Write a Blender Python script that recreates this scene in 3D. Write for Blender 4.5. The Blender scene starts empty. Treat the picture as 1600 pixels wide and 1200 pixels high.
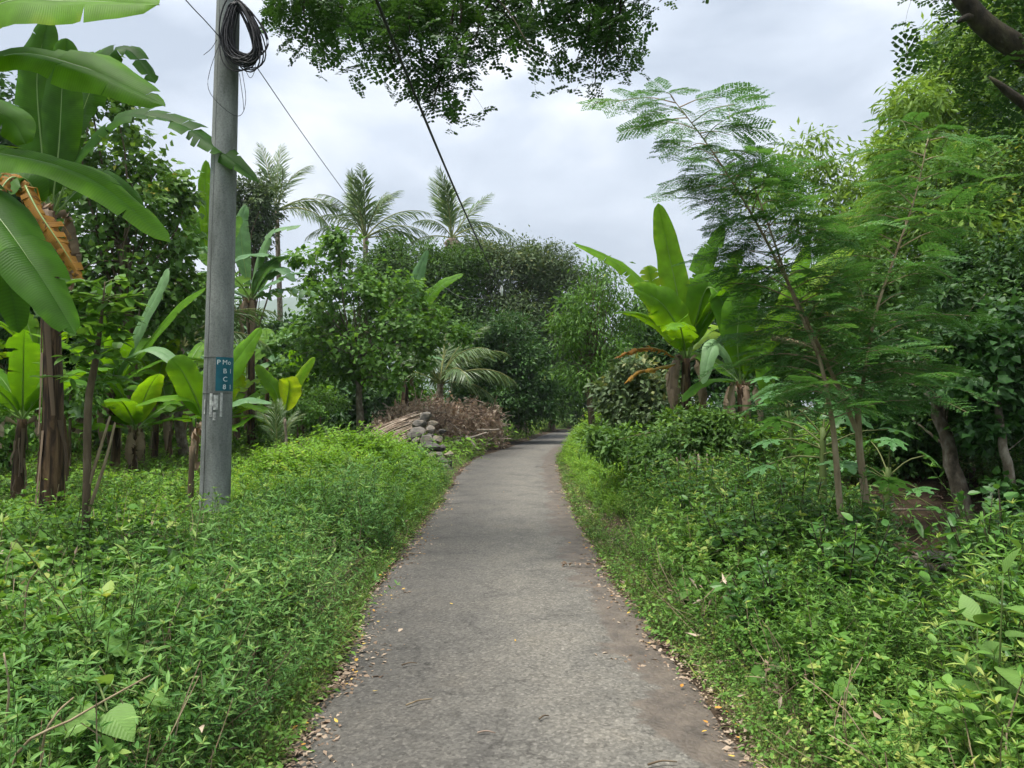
import bpy, bmesh, math
import numpy as np
from mathutils import Vector

# ------------------------------------------------------------------ camera, sky, sun, exposure
SC = bpy.context.scene
COL = SC.collection
F_PX, CX, CY = 1180.0, 800.0, 600.0          # photograph pixels (1600 x 1200)
CAM_H = 1.65
PITCH = math.radians(1.7)
cam_d = bpy.data.cameras.new('camera')
cam_d.sensor_width = 36.0
cam_d.lens = 36.0 * F_PX / 1600.0
cam_d.clip_start = 0.05
cam_d.clip_end = 9000
cam = bpy.data.objects.new('camera', cam_d)
cam.location = (0, 0, CAM_H)
cam.rotation_euler = (math.pi / 2 + PITCH, 0, 0)
COL.objects.link(cam)
SC.camera = cam

SUN_EL, SUN_AZ = math.radians(74), math.radians(-115)      # azimuth from +Y towards +X
world = bpy.data.worlds.new('World')
SC.world = world
world.use_nodes = True
wn, wl = world.node_tree.nodes, world.node_tree.links
wn.clear()
w_out = wn.new('ShaderNodeOutputWorld')
w_bg = wn.new('ShaderNodeBackground')
w_bg.inputs['Strength'].default_value = 0.1
w_sky = wn.new('ShaderNodeTexSky')
w_sky.sky_type = 'NISHITA'
w_sky.sun_disc = False
w_sky.sun_elevation = SUN_EL
w_sky.sun_rotation = SUN_AZ
w_tc = wn.new('ShaderNodeTexCoord')
w_map = wn.new('ShaderNodeMapping')
w_map.inputs['Scale'].default_value = (1.0, 1.0, 2.1)
w_map.inputs['Location'].default_value = (0.35, 0.1, 0.55)
w_n1 = wn.new('ShaderNodeTexNoise')
w_n1.inputs['Scale'].default_value = 3.3
w_n1.inputs['Detail'].default_value = 6
w_n1.inputs['Roughness'].default_value = 0.5
w_n1.inputs['Distortion'].default_value = 0.25
w_r1 = wn.new('ShaderNodeValToRGB')                       # brightness of the cloud deck
cr = w_r1.color_ramp
cr.elements[0].position = 0.38; cr.elements[0].color = (2.9, 3.4, 4.15, 1)
cr.elements[1].position = 0.64; cr.elements[1].color = (6.9, 7.1, 7.35, 1)
e = cr.elements.new(0.5); e.color = (4.35, 4.85, 5.6, 1)
w_mix = wn.new('ShaderNodeMixRGB')
w_mix.inputs[0].default_value = 0.9
wl.new(w_tc.outputs['Generated'], w_map.inputs['Vector'])
wl.new(w_map.outputs['Vector'], w_n1.inputs['Vector'])
wl.new(w_n1.outputs['Fac'], w_r1.inputs['Fac'])
wl.new(w_sky.outputs['Color'], w_mix.inputs[1])
wl.new(w_r1.outputs['Color'], w_mix.inputs[2])
wl.new(w_mix.outputs['Color'], w_bg.inputs['Color'])
wl.new(w_bg.outputs['Background'], w_out.inputs['Surface'])

sun_d = bpy.data.lights.new('sun', 'SUN')
sun_d.energy = 4.4
sun_d.angle = math.radians(30)
sun_d.color = (1.0, 0.96, 0.9)
sun = bpy.data.objects.new('sun', sun_d)
sd = Vector((math.sin(SUN_AZ) * math.cos(SUN_EL), math.cos(SUN_AZ) * math.cos(SUN_EL), math.sin(SUN_EL)))
sun.rotation_euler = (-sd).to_track_quat('-Z', 'Y').to_euler()
sun.location = sd * 60
COL.objects.link(sun)

SC.view_settings.view_transform = 'Standard'
SC.view_settings.look = 'None'
SC.view_settings.gamma = 1.0
SC.view_settings.exposure = 0.88
SC.view_settings.use_curve_mapping = False
SC.render.engine = 'CYCLES'
SC.cycles.use_denoising = True
SC.cycles.max_bounces = 6
SC.cycles.diffuse_bounces = 3
SC.cycles.glossy_bounces = 2
SC.cycles.transmission_bounces = 4
SC.cycles.use_adaptive_sampling = True
SC.cycles.adaptive_threshold = 0.03

# ------------------------------------------------------------------ helpers
RNG = np.random.default_rng(11)
CAMP = np.array([0, 0, CAM_H])


def at(px, py, Y):
    """Point on the ray through photograph pixel (px, py) that lies Y metres ahead."""
    dx, dy = (px - CX) / F_PX, (CY - py) / F_PX
    d = np.array([dx, math.cos(PITCH) - dy * math.sin(PITCH), math.sin(PITCH) + dy * math.cos(PITCH)])
    return CAMP + d * (Y / d[1])


def norm(a):
    a = np.asarray(a, float)
    return a / np.maximum(np.linalg.norm(a, axis=-1, keepdims=True), 1e-9)


def spline(pts, n):
    """Catmull-Rom resample of a polyline to n points."""
    p = np.asarray(pts, float)
    if len(p) == 2:
        t = np.linspace(0, 1, n)[:, None]
        return p[0] * (1 - t) + p[1] * t
    p = np.vstack([2 * p[0] - p[1], p, 2 * p[-1] - p[-2]])
    m = len(p) - 3
    out = []
    for u in np.linspace(0, m - 1e-6, n):
        i = int(u); f = u - i
        a, b, c, d = p[i], p[i + 1], p[i + 2], p[i + 3]
        out.append(0.5 * (2 * b + (c - a) * f + (2 * a - 5 * b + 4 * c - d) * f * f + (3 * b - 3 * c + d - a) * f ** 3))
    return np.array(out)


class Geo:
    """Collects triangles and quads; build() links them as one mesh object."""
    def __init__(self):
        self.v, self.t, self.q, self.tm, self.qm, self.c, self.a = [], [], [], [], [], [], []
        self.n = 0

    def add(self, v, tri=None, quad=None, tint=0.5, mat=0, along=0.0, tm=None, qm=None):
        v = np.asarray(v, float).reshape(-1, 3)
        self.v.append(v)
        self.c.append(np.broadcast_to(np.asarray(tint, float), (len(v),)))
        self.a.append(np.broadcast_to(np.asarray(along, float), (len(v),)))
        if tri is not None and len(tri):
            tri = np.asarray(tri, int).reshape(-1, 3)
            self.t.append(tri + self.n)
            self.tm.append(np.full(len(tri), mat) if tm is None else tm)
        if quad is not None and len(quad):
            quad = np.asarray(quad, int).reshape(-1, 4)
            self.q.append(quad + self.n)
            self.qm.append(np.full(len(quad), mat) if qm is None else qm)
        self.n += len(v)

    def arrays(self):
        cat = lambda l, s: np.concatenate(l) if l else np.zeros(s)
        return dict(v=cat(self.v, (0, 3)), t=cat(self.t, (0, 3)).astype(int), q=cat(self.q, (0, 4)).astype(int),
                    tm=cat(self.tm, (0,)).astype(int), qm=cat(self.qm, (0,)).astype(int), c=cat(self.c, (0,)), a=cat(self.a, (0,)))

    def inst(self, T, M, P, tint=None, mat=None):
        """Copies of template T under 3x3 matrices M and offsets P, tint added per copy."""
        N = len(P)
        if N == 0:
            return
        k = len(T['v'])
        V = np.einsum('nij,kj->nki', M, T['v']) + np.asarray(P)[:, None, :]
        off = (np.arange(N) * k)[:, None, None]
        tint = np.zeros(N) if tint is None else np.asarray(tint)
        c = (T['c'][None, :] + tint[:, None]).reshape(-1)
        a = np.tile(T['a'], N)
        tri = (T['t'][None] + off).reshape(-1, 3) if len(T['t']) else None
        quad = (T['q'][None] + off).reshape(-1, 4) if len(T['q']) else None
        tm = np.tile(T['tm'], N) if mat is None else np.full(N * len(T['t']), mat)
        qm = np.tile(T['qm'], N) if mat is None else np.full(N * len(T['q']), mat)
        self.add(V.reshape(-1, 3), tri, quad, c, 0, a, tm, qm)

    def mesh(self, name, mats, origin=(0, 0, 0), smooth=False):
        A = self.arrays()
        me = bpy.data.meshes.new(name)
        nv, nt, nq = len(A['v']), len(A['t']), len(A['q'])
        me.vertices.add(nv)
        me.vertices.foreach_set('co', (A['v'] - np.asarray(origin, float)).astype(np.float32).ravel())
        me.loops.add(nt * 3 + nq * 4)
        me.loops.foreach_set('vertex_index', np.concatenate([A['t'].ravel(), A['q'].ravel()]).astype(np.int32))
        me.polygons.add(nt + nq)
        me.polygons.foreach_set('loop_start', np.concatenate([np.arange(nt) * 3, nt * 3 + np.arange(nq) * 4]).astype(np.int32))
        mi = np.concatenate([A['tm'], A['qm']]).astype(np.int32)
        for m in (mats if isinstance(mats, (list, tuple)) else [mats]):
            me.materials.append(m)
        me.polygons.foreach_set('material_index', mi)
        me.polygons.foreach_set('use_smooth', np.full(nt + nq, smooth, dtype=bool))
        at_ = me.attributes.new('tint', 'FLOAT', 'POINT')
        at_.data.foreach_set('value', np.clip(A['c'], 0, 1).astype(np.float32))
        at_ = me.attributes.new('along', 'FLOAT', 'POINT')
        at_.data.foreach_set('value', A['a'].astype(np.float32))
        me.update(calc_edges=True)
        return me

    def build(self, name, mats, parent=None, smooth=False, kind=None):
        o = bpy.data.objects.new(name, self.mesh(name, mats, parent.location if parent else (0, 0, 0), smooth))
        COL.objects.link(o)
        if parent:
            o.parent = parent
        if kind:
            o['kind'] = kind
        return o


def tag(o, label, cat, group=None):
    o['label'] = label
    o['category'] = cat
    if group:
        o['group'] = group
    return o


def thing(name, label, cat, loc=(0, 0, 0), group=None):
    o = bpy.data.objects.new(name, None)
    o.location = tuple(float(c) for c in loc)
    o.empty_display_size = 0.2
    COL.objects.link(o)
    return tag(o, label, cat, group)


def place(name, mesh, parent, loc, rot=(0, 0, 0), scale=1.0):
    o = bpy.data.objects.new(name, mesh)
    COL.objects.link(o)
    o.parent = parent
    o.location, o.rotation_euler = loc, rot
    o.scale = (scale,) * 3 if np.isscalar(scale) else scale
    return o


def dup(root, loc, rotz, scale, label):
    """A copy of a thing with copies of its parts."""
    r = root.copy(); COL.objects.link(r)
    r.location = tuple(float(c) for c in loc); r.rotation_euler = (0, 0, rotz); r.scale = (scale,) * 3
    r['label'] = label
    for ch in list(root.children):
        c = ch.copy(); COL.objects.link(c); c.parent = r
        for g in list(ch.children):
            d = g.copy(); COL.objects.link(d); d.parent = c
    return r


def tube(g, pts, rad, sides=6, mat=0, tint=0.5, cap=True, along=None):
    p = np.asarray(pts, float)
    n = len(p)
    rad = np.broadcast_to(np.asarray(rad, float), (n,))
    tg = norm(np.gradient(p, axis=0))
    mean = norm(p[-1] - p[0] + 1e-6)
    ref = np.array([0, 0, 1.0]) if abs(mean[2]) < 0.8 else np.array([0.05, 1.0, 0.0])
    a = norm(np.cross(tg, ref)); b = np.cross(tg, a)
    th = np.arange(sides) * 2 * math.pi / sides
    ring = a[:, None] * np.cos(th)[None, :, None] + b[:, None] * np.sin(th)[None, :, None]
    V = p[:, None] + ring * rad[:, None, None]
    i = np.arange(n - 1)[:, None] * sides
    j = np.arange(sides)[None]
    k = (j + 1) % sides
    Q = np.stack([i + j, i + k, i + sides + k, i + sides + j], -1).reshape(-1, 4)
    tri = []
    V = V.reshape(-1, 3)
    if cap:
        V = np.vstack([V, p[-1]])
        e = n * sides
        tri = [((n - 1) * sides + s, (n - 1) * sides + (s + 1) % sides, e) for s in range(sides)]
    al = np.repeat(np.linspace(0, 1, n), sides)
    if cap:
        al = np.append(al, 1)
    g.add(V, tri, Q, tint, mat, al)


def basis(d, nrm):
    """3x3 matrices whose columns are side, direction d (leaf length) and normal."""
    d = norm(d)
    x = norm(np.cross(d, nrm))
    z = np.cross(x, d)
    return np.stack([x, d, z], -1)


def rand_dir(n, rng, zlo=-1, zhi=1):
    th = rng.uniform(0, 2 * math.pi, n)
    z = rng.uniform(zlo, zhi, n)
    r = np.sqrt(np.maximum(0, 1 - z * z))
    return np.stack([r * np.cos(th), r * np.sin(th), z], -1)


# ------------------------------------------------------------------ materials
def new_mat(name):
    m = bpy.data.materials.new(name)
    m.use_nodes = True
    nt = m.node_tree
    nt.nodes.clear()
    out = nt.nodes.new('ShaderNodeOutputMaterial')
    return m, nt.nodes, nt.links, out


def ramp(n, stops):
    r = n.new('ShaderNodeValToRGB')
    el = r.color_ramp.elements
    while len(el) < len(stops):
        el.new(0.5)
    for e_, (p_, c_) in zip(el, stops):
        e_.position = p_
        e_.color = (*c_, 1)
    return r


def leaf_mat(name, stops, trans=0.35, rough=0.42, spec=0.4, tr_gain=(1.25, 1.15, 0.6), veins=0.0, wear=None, freq=300):
    m, n, l, out = new_mat(name)
    a = n.new('ShaderNodeAttribute'); a.attribute_name = 'tint'
    r = ramp(n, stops)
    ai = n.new('ShaderNodeAttribute'); ai.attribute_type = 'INSTANCER'; ai.attribute_name = 'itint'
    sm = n.new('ShaderNodeMath'); sm.operation = 'ADD'
    l.new(a.outputs['Fac'], sm.inputs[0]); l.new(ai.outputs['Fac'], sm.inputs[1])
    l.new(sm.outputs[0], r.inputs['Fac'])
    col = r.outputs['Color']
    pb = n.new('ShaderNodeBsdfPrincipled')
    if veins:
        al = n.new('ShaderNodeAttribute'); al.attribute_name = 'along'
        mu = n.new('ShaderNodeMath'); mu.operation = 'MULTIPLY'; mu.inputs[1].default_value = freq
        sn = n.new('ShaderNodeMath'); sn.operation = 'SINE'
        l.new(al.outputs['Fac'], mu.inputs[0]); l.new(mu.outputs[0], sn.inputs[0])
        tc = n.new('ShaderNodeTexCoord')
        nz = n.new('ShaderNodeTexNoise'); nz.inputs['Scale'].default_value = 5; nz.inputs['Detail'].default_value = 5
        l.new(tc.outputs['Object'], nz.inputs['Vector'])
        hv = n.new('ShaderNodeMapRange')
        hv.inputs['From Min'].default_value = 0.3; hv.inputs['From Max'].default_value = 0.7
        hv.inputs['To Min'].default_value = 0.78; hv.inputs['To Max'].default_value = 1.22
        l.new(nz.outputs['Fac'], hv.inputs['Value'])
        st_ = n.new('ShaderNodeMath'); st_.operation = 'MULTIPLY_ADD'; st_.inputs[1].default_value = .07 if freq > 100 else .03
        l.new(sn.outputs[0], st_.inputs[0]); l.new(hv.outputs[0], st_.inputs[2])
        hs = n.new('ShaderNodeHueSaturation')
        l.new(st_.outputs[0], hs.inputs['Value']); l.new(col, hs.inputs['Color'])
        col = hs.outputs['Color']
        bp = n.new('ShaderNodeBump'); bp.inputs['Strength'].default_value = veins; bp.inputs['Distance'].default_value = 0.01
        l.new(sn.outputs[0], bp.inputs['Height']); l.new(bp.outputs['Normal'], pb.inputs['Normal'])
    if wear:                                            # dry brown spots and edges
        tc = n.new('ShaderNodeTexCoord')
        nz = n.new('ShaderNodeTexNoise'); nz.inputs['Scale'].default_value = wear[0]; nz.inputs['Detail'].default_value = 4
        l.new(tc.outputs['Object'], nz.inputs['Vector'])
        rr = ramp(n, [(wear[1], (0, 0, 0)), (wear[1] + 0.06, (1, 1, 1))])
        l.new(nz.outputs['Fac'], rr.inputs['Fac'])
        mx = n.new('ShaderNodeMixRGB'); mx.inputs[2].default_value = (*wear[2], 1)
        l.new(rr.outputs['Color'], mx.inputs[0]); l.new(col, mx.inputs[1])
        col = mx.outputs['Color']
    l.new(col, pb.inputs['Base Color'])
    pb.inputs['Roughness'].default_value = rough
    pb.inputs['Specular IOR Level'].default_value = spec
    tr = n.new('ShaderNodeBsdfTranslucent')
    g = n.new('ShaderNodeMixRGB'); g.blend_type = 'MULTIPLY'; g.inputs[0].default_value = 1
    g.inputs[2].default_value = (*tr_gain, 1)
    l.new(col, g.inputs[1]); l.new(g.outputs['Color'], tr.inputs['Color'])
    mx = n.new('ShaderNodeMixShader'); mx.inputs[0].default_value = trans
    l.new(pb.outputs['BSDF'], mx.inputs[1]); l.new(tr.outputs['BSDF'], mx.inputs[2])
    l.new(mx.outputs[0], out.inputs['Surface'])
    return m


def solid_mat(name, stops, scale=6.0, detail=6, stretch=(1, 1, 1), rough=0.85, bump=0.4, bump_d=0.01, spec=0.25, distort=0.0, tinted=0.0):
    m, n, l, out = new_mat(name)
    tc = n.new('ShaderNodeTexCoord')
    mp = n.new('ShaderNodeMapping'); mp.inputs['Scale'].default_value = stretch
    nz = n.new('ShaderNodeTexNoise')
    nz.inputs['Scale'].default_value = scale; nz.inputs['Detail'].default_value = detail; nz.inputs['Roughness'].default_value = 0.62
    nz.inputs['Distortion'].default_value = distort
    l.new(tc.outputs['Object'], mp.inputs['Vector']); l.new(mp.outputs['Vector'], nz.inputs['Vector'])
    r = ramp(n, stops)
    fac = nz.outputs['Fac']
    if tinted:
        a = n.new('ShaderNodeAttribute'); a.attribute_name = 'tint'
        ad = n.new('ShaderNodeMath'); ad.operation = 'MULTIPLY_ADD'; ad.inputs[1].default_value = tinted
        ad.inputs[2].default_value = 0
        l.new(a.outputs['Fac'], ad.inputs[0]); l.new(nz.outputs['Fac'], ad.inputs[2])
        sb = n.new('ShaderNodeMath'); sb.operation = 'SUBTRACT'; sb.inputs[1].default_value = tinted * 0.5
        l.new(ad.outputs[0], sb.inputs[0]); fac = sb.outputs[0]
    l.new(fac, r.inputs['Fac'])
    pb = n.new('ShaderNodeBsdfPrincipled')
    l.new(r.outputs['Color'], pb.inputs['Base Color'])
    pb.inputs['Roughness'].default_value = rough
    pb.inputs['Specular IOR Level'].default_value = spec
    bp = n.new('ShaderNodeBump'); bp.inputs['Strength'].default_value = bump; bp.inputs['Distance'].default_value = bump_d
    l.new(nz.outputs['Fac'], bp.inputs['Height']); l.new(bp.outputs['Normal'], pb.inputs['Normal'])
    l.new(pb.outputs['BSDF'], out.inputs['Surface'])
    return m


G = lambda r, g, b: (r, g, b)
M = {}
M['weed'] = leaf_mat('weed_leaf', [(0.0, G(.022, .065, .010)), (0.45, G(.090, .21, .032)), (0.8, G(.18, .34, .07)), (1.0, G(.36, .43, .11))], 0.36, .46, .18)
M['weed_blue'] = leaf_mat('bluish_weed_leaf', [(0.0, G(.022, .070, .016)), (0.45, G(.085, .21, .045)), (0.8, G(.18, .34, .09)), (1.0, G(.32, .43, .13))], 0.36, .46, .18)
M['fresh'] = leaf_mat('fresh_leaf', [(0.0, G(.075, .16, .018)), (0.5, G(.15, .30, .035)), (0.9, G(.23, .42, .06)), (1.0, G(.34, .47, .06))], 0.4, .5, .14)
M['shrub'] = leaf_mat('shrub_leaf', [(0.0, G(.02, .065, .014)), (0.5, G(.055, .15, .03)), (0.9, G(.12, .26, .05)), (1.0, G(.26, .36, .06))], 0.3, 0.42, 0.35)
M['dark'] = leaf_mat('dark_tree_leaf', [(0.0, G(.016, .045, .012)), (0.5, G(.042, .108, .026)), (0.9, G(.09, .19, .04)), (1.0, G(.16, .22, .04))], 0.28, 0.5, 0.25)
M['olive'] = leaf_mat('olive_tree_leaf', [(0.0, G(.03, .055, .02)), (0.5, G(.07, .115, .045)), (0.9, G(.12, .18, .07)), (1.0, G(.22, .24, .09))], 0.25, 0.5, 0.25)
M['mid'] = leaf_mat('mid_green_tree_leaf', [(0.0, G(.032, .075, .015)), (0.5, G(.085, .18, .034)), (0.9, G(.16, .29, .05)), (1.0, G(.34, .32, .05))], 0.36, 0.5, 0.25)
M['bright'] = leaf_mat('bright_tree_leaf', [(0.0, G(.045, .11, .018)), (0.5, G(.10, .22, .035)), (0.9, G(.17, .33, .055)), (1.0, G(.30, .38, .06))], 0.4, 0.48, 0.25)
M['bamboo'] = leaf_mat('bamboo_leaf', [(0.0, G(.075, .14, .022)), (0.5, G(.17, .29, .05)), (0.9, G(.26, .40, .08)), (1.0, G(.36, .42, .10))], 0.45, .5, .2)
M['feather'] = leaf_mat('feathery_leaf', [(0.0, G(.038, .11, .028)), (0.5, G(.085, .215, .058)), (0.9, G(.14, .30, .08)), (1.0, G(.20, .34, .07))], 0.42, 0.5, 0.25)
M['rain'] = leaf_mat('rain_tree_leaf', [(0.0, G(.018, .05, .012)), (0.5, G(.04, .10, .022)), (0.9, G(.075, .17, .035)), (1.0, G(.13, .24, .04))], 0.3, 0.45, 0.3)
M['banana'] = leaf_mat('banana_leaf', [(0.0, G(.022, .075, .010)), (0.5, G(.070, .19, .012)), (0.9, G(.13, .29, .016)), (1.0, G(.23, .36, .03))], 0.5, 0.5, 0.15, (1.5, 1.25, .3), 0.12)
M['banana_grey'] = leaf_mat('waxy_banana_leaf', [(0.0, G(.045, .11, .04)), (0.5, G(.10, .21, .085)), (1.0, G(.19, .32, .14))], 0.32, 0.5, 0.25, (1.2, 1.2, .5), 0.12)
M['banana_old'] = leaf_mat('old_banana_leaf', [(0.0, G(.15, .075, .025)), (0.5, G(.34, .17, .03)), (1.0, G(.42, .29, .06))], 0.4, 0.6, 0.2, (1.2, 1.0, .4), 0.25, (16, .60, (.12, .065, .03)))
M['midrib'] = leaf_mat('banana_midrib', [(0.0, G(.12, .22, .05)), (1.0, G(.25, .36, .10))], 0.15, 0.4)
M['dry_leaf'] = leaf_mat('dry_leaf', [(0.0, G(.10, .07, .048)), (0.5, G(.28, .205, .145)), (1.0, G(.50, .41, .31))], 0.15, 0.8, 0.1, (1.2, .9, .6))
M['brush_leaf'] = leaf_mat('heaped_dry_leaf', [(0.0, G(.20, .135, .095)), (0.5, G(.42, .31, .23)), (1.0, G(.62, .52, .41))], 0.2, 0.8, 0.1, (1.2, .95, .7))
M['yellow_leaf'] = leaf_mat('yellow_fallen_leaf', [(0.0, G(.42, .16, .035)), (0.5, G(.55, .33, .05)), (1.0, G(.62, .46, .10))], 0.1, 0.6, 0.25)
M['palm'] = leaf_mat('palm_leaflet', [(0.0, G(.05, .095, .03)), (0.5, G(.10, .17, .055)), (0.9, G(.18, .26, .085)), (1.0, G(.30, .30, .12))], 0.25, 0.38, 0.5)
M['palm_rib'] = solid_mat('palm_rib', [(0.3, G(.13, .16, .05)), (0.7, G(.24, .24, .09))], 4, 3)
M['stem'] = leaf_mat('green_stem', [(0.0, G(.05, .08, .02)), (0.5, G(.10, .14, .04)), (1.0, G(.18, .16, .07))], 0.05, 0.6, 0.2)
M['papaya'] = leaf_mat('papaya_leaf', [(0.0, G(.035, .11, .03)), (0.5, G(.085, .22, .06)), (1.0, G(.17, .36, .06))], 0.35, 0.38, 0.4)
M['bark'] = solid_mat('brown_bark', [(0.3, G(.05, .035, .022)), (0.55, G(.13, .095, .06)), (0.75, G(.22, .18, .12))], 9, 8, (1, 1, .25), 0.9, 0.8, 0.02)
M['bark_pale'] = solid_mat('pale_sapling_bark', [(0.3, G(.13, .095, .055)), (0.5, G(.26, .20, .12)), (0.72, G(.36, .30, .20))], 14, 8, (1, 1, .35), 0.85, 0.6, 0.008)
M['bark_dark'] = solid_mat('dark_mossy_bark', [(0.3, G(.012, .010, .007)), (0.5, G(.035, .028, .018)), (0.62, G(.06, .055, .03)), (0.75, G(.05, .075, .02))], 7, 9, (1, 1, .6), 0.95, 1.0, 0.03)
M['bark_grey'] = solid_mat('lichen_bark', [(0.32, G(.05, .042, .03)), (0.5, G(.15, .12, .085)), (0.64, G(.26, .23, .18)), (0.75, G(.42, .40, .34))], 9, 8, (1, 1, .6), 0.9, 0.7, 0.015)
M['pseudostem'] = solid_mat('banana_pseudostem', [(0.30, G(.012, .009, .007)), (0.43, G(.035, .022, .014)), (0.55, G(.10, .06, .032)), (0.68, G(.17, .11, .06)), (0.8, G(.13, .14, .055))], 5, 8, (3, 3, .35), 0.8, 0.8, 0.03, 0.2, 0.6, 0.25)
M['broad'] = leaf_mat('veined_broad_leaf', [(0.0, G(.05, .11, .022)), (0.5, G(.12, .235, .05)), (0.9, G(.19, .33, .08)), (1.0, G(.30, .40, .08))], 0.35, .5, .25, veins=.15, freq=62)
M['soil'] = None


def soil_mat():
    m, n, l, out = new_mat('forest_soil')
    tc = n.new('ShaderNodeTexCoord')
    a = n.new('ShaderNodeAttribute'); a.attribute_name = 'tint'
    nz = n.new('ShaderNodeTexNoise'); nz.inputs['Scale'].default_value = 3.0; nz.inputs['Detail'].default_value = 10; nz.inputs['Roughness'].default_value = .7
    n2 = n.new('ShaderNodeTexNoise'); n2.inputs['Scale'].default_value = 0.35; n2.inputs['Detail'].default_value = 5
    vo = n.new('ShaderNodeTexVoronoi'); vo.inputs['Scale'].default_value = 26
    for t in (nz, n2, vo):
        l.new(tc.outputs['Object'], t.inputs['Vector'])
    soil = ramp(n, [(0.3, (.016, .012, .008)), (0.5, (.048, .034, .022)), (0.7, (.11, .08, .05))])
    green = ramp(n, [(0.3, (.03, .06, .014)), (0.6, (.07, .13, .03)), (0.8, (.11, .16, .045))])
    l.new(nz.outputs['Fac'], soil.inputs['Fac']); l.new(nz.outputs['Fac'], green.inputs['Fac'])
    ad = n.new('ShaderNodeMath'); ad.operation = 'ADD'
    l.new(a.outputs['Fac'], ad.inputs[0]); l.new(n2.outputs['Fac'], ad.inputs[1])
    rr = ramp(n, [(0.85, (0, 0, 0)), (1.05, (1, 1, 1))])
    l.new(ad.outputs[0], rr.inputs['Fac'])
    mx = n.new('ShaderNodeMixRGB')
    l.new(rr.outputs['Color'], mx.inputs[0]); l.new(soil.outputs['Color'], mx.inputs[1]); l.new(green.outputs['Color'], mx.inputs[2])
    pb = n.new('ShaderNodeBsdfPrincipled'); pb.inputs['Roughness'].default_value = .95; pb.inputs['Specular IOR Level'].default_value = .15
    l.new(mx.outputs['Color'], pb.inputs['Base Color'])
    bp = n.new('ShaderNodeBump'); bp.inputs['Strength'].default_value = .8; bp.inputs['Distance'].default_value = .04
    mm = n.new('ShaderNodeMath'); mm.operation = 'MULTIPLY_ADD'; mm.inputs[1].default_value = 0.3
    l.new(vo.outputs['Distance'], mm.inputs[0]); l.new(nz.outputs['Fac'], mm.inputs[2])
    l.new(mm.outputs[0], bp.inputs['Height']); l.new(bp.outputs['Normal'], pb.inputs['Normal'])
    l.new(pb.outputs['BSDF'], out.inputs['Surface'])
    return m


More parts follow.
